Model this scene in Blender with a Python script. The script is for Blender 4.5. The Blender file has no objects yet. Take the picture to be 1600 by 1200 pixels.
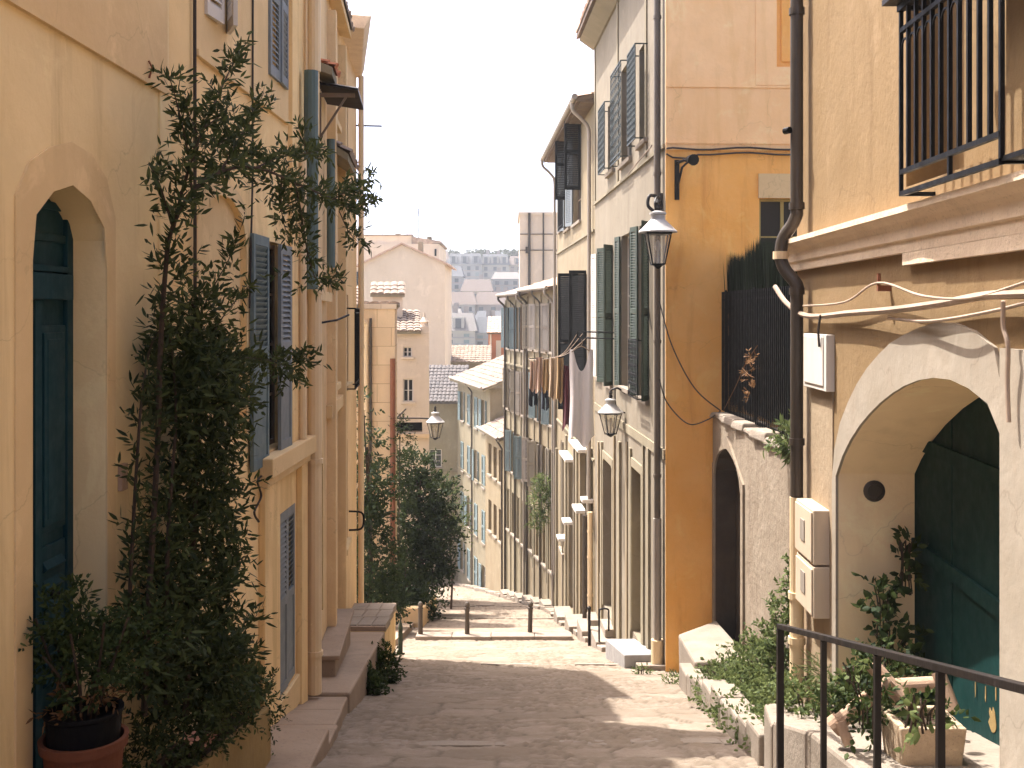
import bpy, bmesh, math, random
import numpy as np
from mathutils import Vector, noise as mnoise
R = math.radians
random.seed(7); rng = np.random.default_rng(7)
scene = bpy.context.scene
col = scene.collection

# ------------------------------------------------------------------ camera, sky, sun, exposure
EYE = 1.7
cam_d = bpy.data.cameras.new("camera"); cam = bpy.data.objects.new("camera", cam_d); col.objects.link(cam)
cam.location = (0, 0, EYE); cam.rotation_euler = (R(90), 0, 0)
cam_d.sensor_width = 36; cam_d.lens = 38.25; cam_d.shift_y = -110/1600
cam_d.clip_start = .1; cam_d.clip_end = 5000
scene.camera = cam
SUN = Vector((-1.0, .88, 2.55)).normalized()
world = bpy.data.worlds.new("World"); scene.world = world; world.use_nodes = True
wn = world.node_tree; bg = wn.nodes["Background"]
sky = wn.nodes.new("ShaderNodeTexSky"); sky.sky_type = 'NISHITA'; sky.sun_disc = False
sky.sun_elevation = math.asin(SUN.z); sky.sun_rotation = math.atan2(SUN.x, SUN.y)
sky.air_density = .3; sky.dust_density = 3.5; sky.ozone_density = 0
wn.links.new(sky.outputs[0], bg.inputs[0]); bg.inputs[1].default_value = .15
sl = bpy.data.lights.new("sun", 'SUN'); sl.energy = 2.0; sl.angle = R(.53); sl.color = (1, .95, .89)
so = bpy.data.objects.new("sun", sl); col.objects.link(so); so.location = (-20, 20, 60)
so.rotation_euler = (-SUN).to_track_quat('-Z', 'Y').to_euler()
scene.view_settings.view_transform = 'Standard'; scene.view_settings.look = 'None'
scene.view_settings.exposure = 2.55; scene.view_settings.gamma = 1
scene.cycles.max_bounces = 8; scene.cycles.diffuse_bounces = 5; scene.cycles.use_denoising = True

# ------------------------------------------------------------------ measuring helpers
def G(y):                                   # street level along the slope
    if y < 0: return 0.0
    if y < 30: return -.242*y
    if y < 67: return -7.26 - .208*(y-30)
    return -14.956
def PT(px, py, Y): return Vector(((px-800)/1700*Y, Y, EYE+(490-py)/1700*Y))

class Frame:                                # a wall plane: u along the wall, w out of it, z up
    def __init__(s, A, B, ref=None):
        s.A = Vector((A[0], A[1])); d = Vector((B[0], B[1]))-s.A; s.L = d.length; s.d = d.normalized()
        o = Vector((-s.d.y, s.d.x)); ref = Vector(ref) if ref else Vector((0, (A[1]+B[1])/2))
        s.o = o if o.dot(ref-s.A) > 0 else -o
    def p(s, u, w, z):
        q = s.A+s.d*u+s.o*w; return (q.x, q.y, z)
    def u(s, px, w=0):
        k = (px-800)/1700; a = s.A+s.o*w
        return (k*a.y-a.x)/(s.d.x-k*s.d.y)
    def z(s, px, py, w=0):
        y = s.p(s.u(px, w), w, 0)[1]; return EYE+(490-py)/1700*y
    def rect(s, px0, px1, py0, py1, w=0):
        a, b = sorted((s.u(px0, w), s.u(px1, w))); m = (px0+px1)/2
        return dict(u0=a, u1=b, z0=s.z(m, py1, w), z1=s.z(m, py0, w))

class MB:
    def __init__(s, F=None): s.v = []; s.f = []; s.m = []; s.F = F
    def V(s, p):
        s.v.append(tuple(s.F.p(*p)) if s.F else tuple(p)); return len(s.v)-1
    def poly(s, pts, m=0): s.f.append([s.V(p) for p in pts]); s.m.append(m)
    def hexa(s, c, m=0):                    # 8 corners: bottom ring, top ring
        i = [s.V(p) for p in c]
        for q in ((0,3,2,1),(4,5,6,7),(0,1,5,4),(1,2,6,5),(2,3,7,6),(3,0,4,7)):
            s.f.append([i[k] for k in q]); s.m.append(m)
    def box(s, a0, a1, b0, b1, c0, c1, m=0):
        s.hexa([(a0,b0,c0),(a1,b0,c0),(a1,b1,c0),(a0,b1,c0),(a0,b0,c1),(a1,b0,c1),(a1,b1,c1),(a0,b1,c1)], m)
    def obox(s, o, a, b, c, m=0):
        o, a, b, c = map(Vector, (o, a, b, c))
        s.hexa([o, o+a, o+a+b, o+b, o+c, o+a+c, o+a+b+c, o+b+c], m)
    def prism(s, pts, w0, w1, m=0):         # outline in (u, z), pushed from w0 to w1
        n = len(pts); a = [s.V((u, w0, z)) for u, z in pts]; b = [s.V((u, w1, z)) for u, z in pts]
        s.f.append(a[::-1]); s.f.append(b); s.m += [m, m]
        for i in range(n):
            j = (i+1) % n; s.f.append([a[i], a[j], b[j], b[i]]); s.m.append(m)
    def vprism(s, pts, z0, z1, m=0):        # outline in plan; z may be a function
        f0 = z0 if callable(z0) else (lambda p: z0); f1 = z1 if callable(z1) else (lambda p: z1)
        n = len(pts); a = [s.V((p[0], p[1], f0(p))) for p in pts]; b = [s.V((p[0], p[1], f1(p))) for p in pts]
        s.f.append(a[::-1]); s.f.append(b); s.m += [m, m]
        for i in range(n):
            j = (i+1) % n; s.f.append([a[i], a[j], b[j], b[i]]); s.m.append(m)
    def tube(s, path, r, n=8, m=0):
        P = [Vector(s.F.p(*p)) if s.F else Vector(p) for p in path]
        rs = r if isinstance(r, (list, tuple)) else [r]*len(P); rings = []
        prev = None
        for i, p in enumerate(P):
            t = (P[min(i+1, len(P)-1)]-P[max(i-1, 0)]).normalized()
            if prev is None: prev = t.orthogonal().normalized()
            x = (prev-t*prev.dot(t)); x = x.normalized() if x.length > 1e-5 else t.orthogonal().normalized()
            prev = x; y = t.cross(x); ring = []
            for k in range(n):
                a = 2*math.pi*k/n; q = p+(x*math.cos(a)+y*math.sin(a))*rs[i]
                s.v.append(tuple(q)); ring.append(len(s.v)-1)
            rings.append(ring)
        for a, b in zip(rings, rings[1:]):
            for k in range(n):
                s.f.append([a[k], a[(k+1) % n], b[(k+1) % n], b[k]]); s.m.append(m)
        s.f.append(rings[0][::-1]); s.f.append(rings[-1]); s.m += [m, m]
    def lathe(s, c, prof, n=16, m=0, rot=0):
        c = Vector(s.F.p(*c)) if s.F else Vector(c); rings = []
        for r, z in prof:
            ring = []
            for k in range(n):
                a = 2*math.pi*k/n+rot; s.v.append((c.x+r*math.cos(a), c.y+r*math.sin(a), c.z+z)); ring.append(len(s.v)-1)
            rings.append(ring)
        for a, b in zip(rings, rings[1:]):
            for k in range(n):
                s.f.append([a[k], a[(k+1) % n], b[(k+1) % n], b[k]]); s.m.append(m)
        s.f.append(rings[0][::-1]); s.f.append(rings[-1]); s.m += [m, m]
    def build(s, name, mats, parent=None, smooth=False, bevel=0, recalc=True):
        off = Vector(parent['_o']) if parent is not None else Vector((0, 0, 0))
        me = bpy.data.meshes.new(name)
        me.from_pydata([(a-off.x, b-off.y, c-off.z) for a, b, c in s.v], [], s.f)
        for mt in (mats if isinstance(mats, (list, tuple)) else [mats]): me.materials.append(mt)
        me.polygons.foreach_set('material_index', s.m)
        if recalc:
            bm = bmesh.new(); bm.from_mesh(me); bmesh.ops.recalc_face_normals(bm, faces=bm.faces); bm.to_mesh(me); bm.free()
        if smooth: me.polygons.foreach_set('use_smooth', [True]*len(me.polygons))
        me.update()
        o = bpy.data.objects.new(name, me); col.objects.link(o)
        if parent is not None: o.parent = parent
        o['_o'] = tuple(off)
        if bevel:
            b = o.modifiers.new('bevel', 'BEVEL'); b.width = bevel; b.segments = 2; b.limit_method = 'ANGLE'
        return o

def tag(o, label, cat, group=None):
    o['label'] = label; o['category'] = cat
    if group: o['group'] = group
    return o
def thing(name, label, cat, loc, group=None):
    o = bpy.data.objects.new(name, None); col.objects.link(o); o.location = loc; o.empty_display_size = .3
    o['_o'] = tuple(loc); return tag(o, label, cat, group)
def single(name, mb, mat, label, cat, group=None, loc=None, **k):   # a thing that is one mesh
    o = mb.build(name, mat, None, **k); return tag(o, label, cat, group)
def struct(name, mb, mat, kind='structure', **k):
    o = mb.build(name, mat, None, **k); o['kind'] = kind; return o
def copy_thing(root, loc, label, rz=0):
    r = root.copy(); col.objects.link(r); r.location = loc; r.rotation_euler = (0, 0, rz); r['label'] = label
    for ch in [c for c in bpy.data.objects if c.parent == root]:
        c = ch.copy(); col.objects.link(c); c.parent = r
        for g in [x for x in bpy.data.objects if x.parent == ch]:
            d = g.copy(); col.objects.link(d); d.parent = c
    return r

# ------------------------------------------------------------------ materials
class NT:
    def __init__(s, name):
        s.mat = bpy.data.materials.new(name); s.mat.use_nodes = True; s.t = s.mat.node_tree
        s.b = s.t.nodes["Principled BSDF"]; s.out = s.t.nodes["Material Output"]
        s.pos = s.n("ShaderNodeNewGeometry").outputs['Position']
    def n(s, k, **p):
        x = s.t.nodes.new(k)
        for a, b in p.items(): setattr(x, a, b)
        return x
    def link(s, a, b): s.t.links.new(a, b)
    def vec(s, sx, sy, sz, src=None):
        m = s.n("ShaderNodeMapping"); m.inputs['Scale'].default_value = (sx, sy, sz); s.link(src or s.pos, m.inputs['Vector']); return m.outputs[0]
    def noise(s, scale, detail=4, rough=.55, vec=None, dist=0):
        x = s.n("ShaderNodeTexNoise"); x.inputs['Scale'].default_value = scale; x.inputs['Detail'].default_value = detail
        x.inputs['Roughness'].default_value = rough; x.inputs['Distortion'].default_value = dist; s.link(vec or s.pos, x.inputs['Vector']); return x.outputs['Fac']
    def rng(s, src, a, b, c=0, d=1):
        x = s.n("ShaderNodeMapRange"); x.inputs[1].default_value = a; x.inputs[2].default_value = b; x.inputs[3].default_value = c; x.inputs[4].default_value = d
        s.link(src, x.inputs[0]); return x.outputs[0]
    def mix(s, fac, a, b, mode='MIX'):
        x = s.n("ShaderNodeMix", data_type='RGBA', blend_type=mode)
        for i, v in ((0, fac), (6, a), (7, b)):
            if isinstance(v, (int, float)): x.inputs[i].default_value = v
            elif isinstance(v, tuple): x.inputs[i].default_value = (*v, 1)
            else: s.link(v, x.inputs[i])
        return x.outputs[2]
    def math(s, op, a, b=0):
        x = s.n("ShaderNodeMath", operation=op)
        for i, v in ((0, a), (1, b)):
            if isinstance(v, (int, float)): x.inputs[i].default_value = v
            else: s.link(v, x.inputs[i])
        return x.outputs[0]
    def bump(s, h, strength, dist=.02, prev=None):
        x = s.n("ShaderNodeBump"); x.inputs['Strength'].default_value = strength; x.inputs['Distance'].default_value = dist
        s.link(h, x.inputs['Height'])
        if prev: s.link(prev, x.inputs['Normal'])
        return x.outputs[0]
    def done(s, color, rough=.9, normal=None, metal=0, spec=.3):
        for k, v in (('Base Color', color), ('Roughness', rough), ('Metallic', metal), ('Specular IOR Level', spec)):
            if isinstance(v, tuple): s.b.inputs[k].default_value = (*v, 1)
            elif isinstance(v, (int, float)): s.b.inputs[k].default_value = v
            else: s.link(v, s.b.inputs[k])
        if normal: s.link(normal, s.b.inputs['Normal'])
        return s.mat

def plaster(name, c1, c2, stain, streak=.5, sc=.9, bump=.35, grain=14, crack=.35):
    t = NT(name)
    c = t.mix(t.rng(t.noise(sc, 7, .62), .32, .68), c1, c2)
    c = t.mix(t.rng(t.noise(sc*5, 5, .6), .5, .75, 0, .4), c, tuple(x*.86 for x in c1))
    st = t.noise(1.0, 6, .65, t.vec(2.6, 2.6, .32), .4)
    c = t.mix(t.rng(st, .52, .78, 0, streak), c, stain)
    # paler worn patches
    c = t.mix(t.rng(t.noise(sc*1.7, 8, .7, t.vec(1, 1, .8), .6), .56, .64, 0, .3), c, tuple(min(.9, x*1.25+.03) for x in c1))
    # hairline cracks
    v = t.n("ShaderNodeTexVoronoi", feature='DISTANCE_TO_EDGE'); v.inputs['Scale'].default_value = .75
    wob = t.n("ShaderNodeVectorMath", operation='MULTIPLY_ADD')
    nz = t.n("ShaderNodeTexNoise"); nz.inputs['Scale'].default_value = 2.2; nz.inputs['Detail'].default_value = 6; t.link(t.pos, nz.inputs['Vector'])
    t.link(nz.outputs['Color'], wob.inputs[0]); wob.inputs[1].default_value = (.7, .7, .7); t.link(t.pos, wob.inputs[2]); t.link(wob.outputs[0], v.inputs['Vector'])
    ck = t.math('MULTIPLY', t.rng(v.outputs['Distance'], .0, .006, 1, 0), t.rng(t.noise(.5, 2), .42, .55, 0, crack*.8))
    c = t.mix(ck, c, tuple(x*.45 for x in stain))
    n = t.bump(t.noise(grain, 8, .7), bump, .02); n = t.bump(t.noise(2.2, 4), .25, .05, n)
    return t.done(c, .93, n, 0, .15)

def blocks(name, c1, c2, mortar, w=.7, h=.36, bump=.5):
    t = NT(name); sp = t.n("ShaderNodeSeparateXYZ"); t.link(t.pos, sp.inputs[0])
    cb = t.n("ShaderNodeCombineXYZ"); t.link(t.math('ADD', sp.outputs[0], sp.outputs[1]), cb.inputs[0]); t.link(sp.outputs[2], cb.inputs[1])
    b = t.n("ShaderNodeTexBrick"); t.link(cb.outputs[0], b.inputs['Vector'])
    b.inputs['Color1'].default_value = (*c1, 1); b.inputs['Color2'].default_value = (*c2, 1); b.inputs['Mortar'].default_value = (*mortar, 1)
    b.inputs['Scale'].default_value = 1; b.inputs['Brick Width'].default_value = w; b.inputs['Row Height'].default_value = h; b.inputs['Mortar Size'].default_value = .012; b.inputs['Mortar Smooth'].default_value = .3
    c = t.mix(t.rng(t.noise(1.6, 7, .65), .3, .7, 0, .55), b.outputs['Color'], tuple(x*.7 for x in c1))
    c = t.mix(t.rng(t.noise(1, 6, .6, t.vec(3, 3, .4)), .55, .8, 0, .45), c, tuple(x*.5 for x in c2))
    n = t.bump(b.outputs['Fac'], -bump, .03); n = t.bump(t.noise(14, 7), .3, .02, n)
    return t.done(c, .92, n, 0, .15)

def paint(name, c, wear=.25, rough=.55, c2=None, metal=0, bump=.15, spec=.3):
    t = NT(name); d = c2 or tuple(x*.6 for x in c)
    k = t.mix(t.rng(t.noise(3, 6, .65, t.vec(1, 1, .35)), .4, .75, 0, .8), c, d)
    k = t.mix(t.rng(t.noise(11, 8, .75, t.vec(1, 1, .3)), .62, .66, 0, wear), k, tuple(min(1, x*1.6+.08) for x in c))
    n = t.bump(t.noise(30, 5, .6, t.vec(1, 1, .12)), bump, .01)
    return t.done(k, t.rng(t.noise(9, 4), .3, .7, rough-.1, rough+.15), n, metal, spec)

def stone(name, c1, c2, sc=3, bump=.6, speck=.3):
    t = NT(name); c = t.mix(t.rng(t.noise(sc, 8, .65), .3, .7), c1, c2)
    c = t.mix(t.rng(t.noise(sc*.5, 6, .7, None, .7), .55, .72, 0, .5), c, tuple(x*.62 for x in c2))
    c = t.mix(t.rng(t.noise(sc*14, 4), .58, .7, 0, speck), c, tuple(x*.5 for x in c2))
    n = t.bump(t.noise(sc*3, 9, .7), bump, .03); n = t.bump(t.noise(sc*18, 4), .3, .008, n)
    return t.done(c, .9, n, 0, .2)

def pavers(name, c1, c2, joint, sc=2.2, stretch=(1, .75, 1), bump=1.0, jw=.05, jmix=.75):
    t = NT(name)
    wob = t.n("ShaderNodeVectorMath", operation='MULTIPLY_ADD'); nz = t.n("ShaderNodeTexNoise"); nz.inputs['Scale'].default_value = 1.6; nz.inputs['Detail'].default_value = 5
    t.link(t.pos, nz.inputs['Vector']); t.link(nz.outputs['Color'], wob.inputs[0]); wob.inputs[1].default_value = (.45, .45, .1); t.link(t.pos, wob.inputs[2])
    vv = t.vec(*stretch, wob.outputs[0])
    v = t.n("ShaderNodeTexVoronoi", feature='DISTANCE_TO_EDGE'); v.inputs['Scale'].default_value = sc; t.link(vv, v.inputs['Vector'])
    v2 = t.n("ShaderNodeTexVoronoi", feature='F1'); v2.inputs['Scale'].default_value = sc; t.link(vv, v2.inputs['Vector'])
    v3 = t.n("ShaderNodeTexVoronoi", feature='DISTANCE_TO_EDGE'); v3.inputs['Scale'].default_value = sc*3.1; t.link(vv, v3.inputs['Vector'])
    patch = t.rng(t.noise(.55, 4, .6), .47, .56)                      # slabs give way to rubble in patches
    sp = t.n("ShaderNodeSeparateColor"); t.link(v2.outputs['Color'], sp.inputs[0])
    c = t.mix(sp.outputs[0], c1, c2)
    c = t.mix(t.rng(t.noise(3.5, 8, .68), .35, .7, 0, .6), c, tuple(x*.72 for x in c2))
    c = t.mix(t.rng(t.noise(.8, 6, .6, None, .5), .5, .7, 0, .55), c, tuple(x*.62 for x in c1))
    big = t.rng(v.outputs['Distance'], 0, jw, 1, 0); small = t.math('MULTIPLY', t.rng(v3.outputs['Distance'], 0, jw*1.6, 1, 0), patch)
    brk = t.rng(t.noise(2.4, 5, .6), .42, .56, .15, 1)
    j = t.math('MULTIPLY', t.math('MAXIMUM', big, small), brk)
    c = t.mix(t.math('MULTIPLY', j, jmix), c, joint)
    c = t.mix(t.rng(t.noise(60, 3), .6, .75, 0, .35), c, tuple(x*.5 for x in c2))
    n = t.bump(t.math('SUBTRACT', 1, j), bump, .035); n = t.bump(t.noise(6, 10, .75), 1.0, .09, n); n = t.bump(t.noise(28, 5, .65), .5, .02, n)
    return t.done(c, .88, n, 0, .2)

def leafmat(name, dark, light, trans=.25):
    t = NT(name); a = t.n("ShaderNodeAttribute", attribute_name='tint')
    c = t.mix(a.outputs['Fac'], dark, light)
    t.done(c, .62, None, 0, .12)
    tr = t.n("ShaderNodeBsdfTranslucent"); t.link(t.mix(.5, c, tuple(min(1, x*2.0) for x in light)), tr.inputs[0])
    mx = t.n("ShaderNodeMixShader"); mx.inputs[0].default_value = trans
    t.link(t.b.outputs[0], mx.inputs[1]); t.link(tr.outputs[0], mx.inputs[2]); t.link(mx.outputs[0], t.out.inputs[0])
    return t.mat

def tiles(name, c1, c2, c3):
    t = NT(name); v = t.n("ShaderNodeTexVoronoi", feature='F1'); v.inputs['Scale'].default_value = 4.5; t.link(t.pos, v.inputs['Vector'])
    sp = t.n("ShaderNodeSeparateColor"); t.link(v.outputs['Color'], sp.inputs[0])
    c = t.mix(sp.outputs[0], c1, c2); c = t.mix(t.rng(t.noise(5, 7, .7), .45, .7, 0, .7), c, c3)
    return t.done(c, .88, t.bump(t.noise(25, 5), .3, .01), 0, .2)

M = {}
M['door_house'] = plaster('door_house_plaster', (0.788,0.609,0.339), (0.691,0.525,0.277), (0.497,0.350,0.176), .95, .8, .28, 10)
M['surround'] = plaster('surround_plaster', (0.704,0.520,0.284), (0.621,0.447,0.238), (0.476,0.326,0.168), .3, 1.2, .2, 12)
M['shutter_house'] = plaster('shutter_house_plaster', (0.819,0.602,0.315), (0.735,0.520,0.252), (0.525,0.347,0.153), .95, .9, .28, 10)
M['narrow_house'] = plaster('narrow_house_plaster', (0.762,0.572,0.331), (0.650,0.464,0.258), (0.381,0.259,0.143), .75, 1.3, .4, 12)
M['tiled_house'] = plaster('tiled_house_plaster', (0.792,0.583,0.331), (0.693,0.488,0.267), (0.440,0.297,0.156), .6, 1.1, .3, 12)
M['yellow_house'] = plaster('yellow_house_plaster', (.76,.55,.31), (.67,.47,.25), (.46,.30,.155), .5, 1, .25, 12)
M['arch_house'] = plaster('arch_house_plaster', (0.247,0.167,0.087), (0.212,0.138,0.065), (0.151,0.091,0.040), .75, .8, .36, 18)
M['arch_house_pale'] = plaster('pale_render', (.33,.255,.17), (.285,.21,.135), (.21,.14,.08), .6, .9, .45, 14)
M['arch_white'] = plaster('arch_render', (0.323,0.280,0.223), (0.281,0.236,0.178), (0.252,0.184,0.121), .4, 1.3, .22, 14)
M['arch_reveal_lifted'] = plaster('arch_reveal_lifted_plaster', (.84,.66,.41), (.76,.58,.34), (.56,.41,.23), .4, 1.0, .25, 12)  # brighter copy of the arch render, lifting the shaded reveal through its colour
M['cornice'] = stone('cornice_stone', (.76,.62,.46), (.64,.50,.36), 3, .6, .4)
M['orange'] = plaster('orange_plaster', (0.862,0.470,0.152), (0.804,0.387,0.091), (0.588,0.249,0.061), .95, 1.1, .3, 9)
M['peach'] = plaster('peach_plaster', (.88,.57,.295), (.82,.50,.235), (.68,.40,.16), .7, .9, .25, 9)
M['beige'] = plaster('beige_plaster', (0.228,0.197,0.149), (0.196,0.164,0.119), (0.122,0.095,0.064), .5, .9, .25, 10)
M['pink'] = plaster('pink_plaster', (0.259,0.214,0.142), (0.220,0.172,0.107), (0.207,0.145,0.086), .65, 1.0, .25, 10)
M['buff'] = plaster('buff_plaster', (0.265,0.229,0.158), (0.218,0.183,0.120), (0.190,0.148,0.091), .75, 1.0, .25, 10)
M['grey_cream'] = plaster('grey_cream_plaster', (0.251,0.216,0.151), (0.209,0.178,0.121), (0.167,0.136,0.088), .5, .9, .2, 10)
M['cream'] = plaster('cream_plaster', (.64,.53,.41), (.58,.475,.36), (.48,.38,.27), .35, .5, .15, 8)
M['terracotta'] = plaster('terracotta_plaster', (.52,.20,.10), (.46,.17,.08), (.30,.12,.06), .4, .6, .15, 8)
M['ashlar'] = blocks('limestone_blocks', (.72,.54,.34), (.64,.46,.28), (.28,.18,.10), 1.0, .62)
M['ashlar_pale'] = blocks('pale_blocks', (.62,.50,.37), (.56,.44,.32), (.36,.27,.19), .8, .42)
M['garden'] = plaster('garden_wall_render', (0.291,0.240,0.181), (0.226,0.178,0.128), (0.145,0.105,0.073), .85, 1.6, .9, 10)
M['road'] = pavers('worn_paving', (.42,.335,.255), (.34,.265,.195), (.15,.11,.075), 1.7, (1, .7, 1), .9, .03, .5)
def road_mat():
    t = NT('street_stone'); A = lambda n: t.n("ShaderNodeAttribute", attribute_name=n).outputs['Fac']
    c = t.mix(A('tint'), (.29,.237,.186), (.21,.168,.128)); c = t.mix(t.rng(t.noise(3.2, 9, .7), .35, .7, 0, .6), c, (.165,.125,.085))
    c = t.mix(t.rng(t.noise(.7, 6, .65, None, .6), .48, .68, 0, .35), c, (.20,.15,.105)); c = t.mix(t.rng(t.noise(1.1, 7, .7), .55, .7, 0, .5), c, (.34,.28,.225))
    c = t.mix(t.math('MULTIPLY', A('joint'), .8), c, (.11,.085,.06)); c = t.mix(t.rng(t.noise(55, 3), .6, .75, 0, .4), c, (.14,.11,.08))
    n = t.bump(t.noise(9, 9, .75), .8, .04); n = t.bump(t.noise(40, 5, .65), .5, .012, n)
    return t.done(c, .9, n, 0, .15)
M['paving'] = M['road']; M['road'] = road_mat()
M['slab'] = stone('pavement_stone', (.33,.25,.18), (.25,.185,.13), 1.6, .5, .3)
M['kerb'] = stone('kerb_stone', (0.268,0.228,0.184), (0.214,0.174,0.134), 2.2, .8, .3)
M['terrain'] = stone('hill_soil', (.30,.26,.19), (.20,.19,.12), .3, .3, .2)
M['soot'] = plaster('sooty_door', (.05,.036,.026), (.085,.06,.04), (.02,.015,.012), .5, 1.5, .3, 10)
M['teal'] = paint('teal_paint', (.007,.040,.054), .05, .55, (.005,.028,.038), spec=.18)
M['green_door'] = paint('dark_green_paint', (.006,.034,.032), .16, .6, (.004,.022,.021), spec=.15)
M['blue'] = paint('blue_grey_paint', (0.120,0.167,0.180), .2, .6, (0.085,0.126,0.139))
M['blue_pale'] = paint('pale_blue_paint', (0.197,0.220,0.231), .25, .6, (0.139,0.163,0.175))
M['far_blue'] = paint('faded_blue_paint', (0.156,0.200,0.202), .25, .65, (0.110,0.152,0.158))
M['green'] = paint('green_paint', (0.040,0.056,0.039), .25, .6, (0.022,0.033,0.023))
M['pipe_green'] = paint('green_pipe_paint', (.10,.145,.135), .2, .5)
M['pipe_cream'] = paint('cream_pipe_paint', (.70,.54,.33), .3, .6, (.58,.43,.26))
M['pipe_grey'] = paint('grey_zinc', (.30,.26,.215), .2, .5, (.2,.17,.14))
M['pipe_dark'] = paint('dark_pipe_paint', (.060,.047,.036), .25, .42, (.035,.027,.02)); M['pipe_brown'] = paint('weathered_pipe_paint', (.13,.108,.085), .3, .5, (.08,.062,.045))
M['rust'] = paint('rusty_pipe', (.24,.09,.045), .3, .7, (.15,.06,.035))
M['black'] = paint('black_wood', (.005,.005,.006), .05, .65, spec=.1)
M['iron'] = paint('black_iron', (.006,.006,.007), .06, .55, spec=.12)
M['iron_green'] = paint('dark_green_iron', (.018,.03,.026), .1, .5)
M['rail'] = paint('bronze_iron', (.016,.0125,.011), .1, .5, spec=.2)
M['bollard'] = paint('bollard_iron', (.075,.058,.042), .3, .55)
M['olive'] = paint('olive_wood', (.36,.28,.10), .2, .6)
M['wood'] = paint('old_wood', (.16,.11,.07), .3, .7)
M['white_paint'] = paint('white_paint', (0.576,0.536,0.480), .2, .5, (0.480,0.432,0.368))
M['meter'] = paint('cream_metal', (0.528,0.432,0.320), .12, .5, (0.464,0.368,0.264))
M['cable'] = paint('cable_sheath', (.36,.27,.20), .2, .6); M['cable_dark'] = paint('dark_cable', (.045,.035,.03), .2, .6)
M['glass'] = NT('window_glass').done((.022,.024,.026), .12, None, 0, .25)
_t = NT('lantern_glass'); _t.done((.6,.57,.5), .15, None, 0, .5); _tr = _t.n('ShaderNodeBsdfTransparent'); _tr.inputs[0].default_value = (.92,.9,.86,1)
_mx = _t.n('ShaderNodeMixShader'); _mx.inputs[0].default_value = .28; _t.link(_tr.outputs[0], _mx.inputs[1]); _t.link(_t.b.outputs[0], _mx.inputs[2]); _t.link(_mx.outputs[0], _t.out.inputs[0]); M['lantern_glass'] = _t.mat
M['lantern_cap'] = paint('lantern_cap', (0.385,0.371,0.350), .2, .4, (0.280,0.266,0.252))
M['tile'] = tiles('canal_tiles', (.50,.34,.25), (.40,.25,.17), (.58,.47,.38))
M['tile_pale'] = tiles('bleached_tiles', (0.274,0.216,0.173), (0.180,0.130,0.097), (0.331,0.277,0.227))
M['slate'] = tiles('dark_tiles', (0.120,0.106,0.101), (0.080,0.075,0.075), (0.160,0.145,0.132))
M['zinc'] = paint('zinc_sheet', (.27,.26,.25), .2, .5)
M['terra_pot'] = stone('terracotta_pot', (.17,.062,.033), (.12,.042,.022), 4, .3, .2)
M['stone_pot'] = stone('stone_planter', (.46,.36,.25), (.34,.25,.165), 4, .7, .5)
M['clay'] = stone('clay_pipe', (.44,.31,.22), (.33,.22,.15), 5, .4, .3)
M['trough'] = plaster('ochre_trough', (.33,.23,.10), (.25,.17,.07), (.16,.115,.06), .8, 2, .5, 12)
M['earth'] = stone('dry_soil', (.09,.06,.04), (.06,.04,.028), 8, .8, .4)
M['bark'] = stone('bark', (.075,.05,.034), (.045,.03,.022), 9, .8, .3)
M['vine_leaf'] = leafmat('vine_leaves', (0.011,0.021,0.009), (0.079,0.096,0.032), .25)
M['shrub_leaf'] = leafmat('shrub_leaves', (0.011,0.022,0.007), (0.057,0.078,0.022), .2)
M['tree_leaf'] = leafmat('tree_leaves', (0.009,0.019,0.007), (0.045,0.063,0.019), .2)
M['weed_leaf'] = leafmat('weed_leaves', (.035,.055,.018), (.14,.17,.06), .3)
M['dry_leaf'] = leafmat('dry_leaves', (.10,.05,.02), (.24,.13,.06), .2)
M['reed'] = leafmat('reeds', (.006,.010,.005), (.016,.024,.011), .05)
M['cloth_white'] = paint('white_cotton', (0.608,0.576,0.560), .0, .9, (0.544,0.504,0.488), 0, .05)
M['cloth_maroon'] = paint('maroon_cloth', (.075,.018,.025), 0, .9)
M['cloth_ochre'] = paint('ochre_cloth', (.33,.22,.11), 0, .9)
M['cloth_tan'] = paint('tan_cloth', (.42,.32,.22), 0, .9)
M['cloth_pink'] = paint('pink_cloth', (.42,.29,.22), 0, .9)
M['cloth_navy'] = paint('navy_cloth', (.02,.024,.038), 0, .9)
M['flower'] = leafmat('pink_petals', (.45,.20,.14), (.60,.32,.22), .2)

# ------------------------------------------------------------------ building kit
def wall_mesh(mb, F, u0, u1, z0, z1, holes, m=0, dep=.2, w=0):
    us = sorted({u0, u1, *[h[k] for h in holes for k in ('u0', 'u1') if u0 < h[k] < u1]})
    zs = sorted({z0, z1, *[h[k] for h in holes for k in ('z0', 'z1') if z0 < h[k] < z1]})
    for a, b in zip(us, us[1:]):
        for c, d in zip(zs, zs[1:]):
            x, y = (a+b)/2, (c+d)/2
            if any(h['u0'] < x < h['u1'] and h['z0'] < y < h['z1'] for h in holes): continue
            mb.poly([(a,w,c),(b,w,c),(b,w,d),(a,w,d)], m)
    for h in holes:
        d = w-h.get('dep', dep); a, b, c, e = h['u0'], h['u1'], h['z0'], h['z1']; mm = h.get('m', m)
        cv = h.get('curve') or [(a, e), (b, e)]
        for (p, q), (r, s_) in zip(cv, cv[1:]):
            if min(q, s_) < e-1e-4: mb.poly([(p,w,q),(r,w,s_),(r,w,e),(p,w,e)], m)
            mb.poly([(p,w,q),(r,w,s_),(r,d,s_),(p,d,q)], mm)
        mb.poly([(a,w,c),(a,d,c),(a,d,cv[0][1]),(a,w,cv[0][1])], mm)
        mb.poly([(b,w,c),(b,d,c),(b,d,cv[-1][1]),(b,w,cv[-1][1])], mm)
        mb.poly([(a,w,c),(b,w,c),(b,d,c),(a,d,c)], mm)
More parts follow.
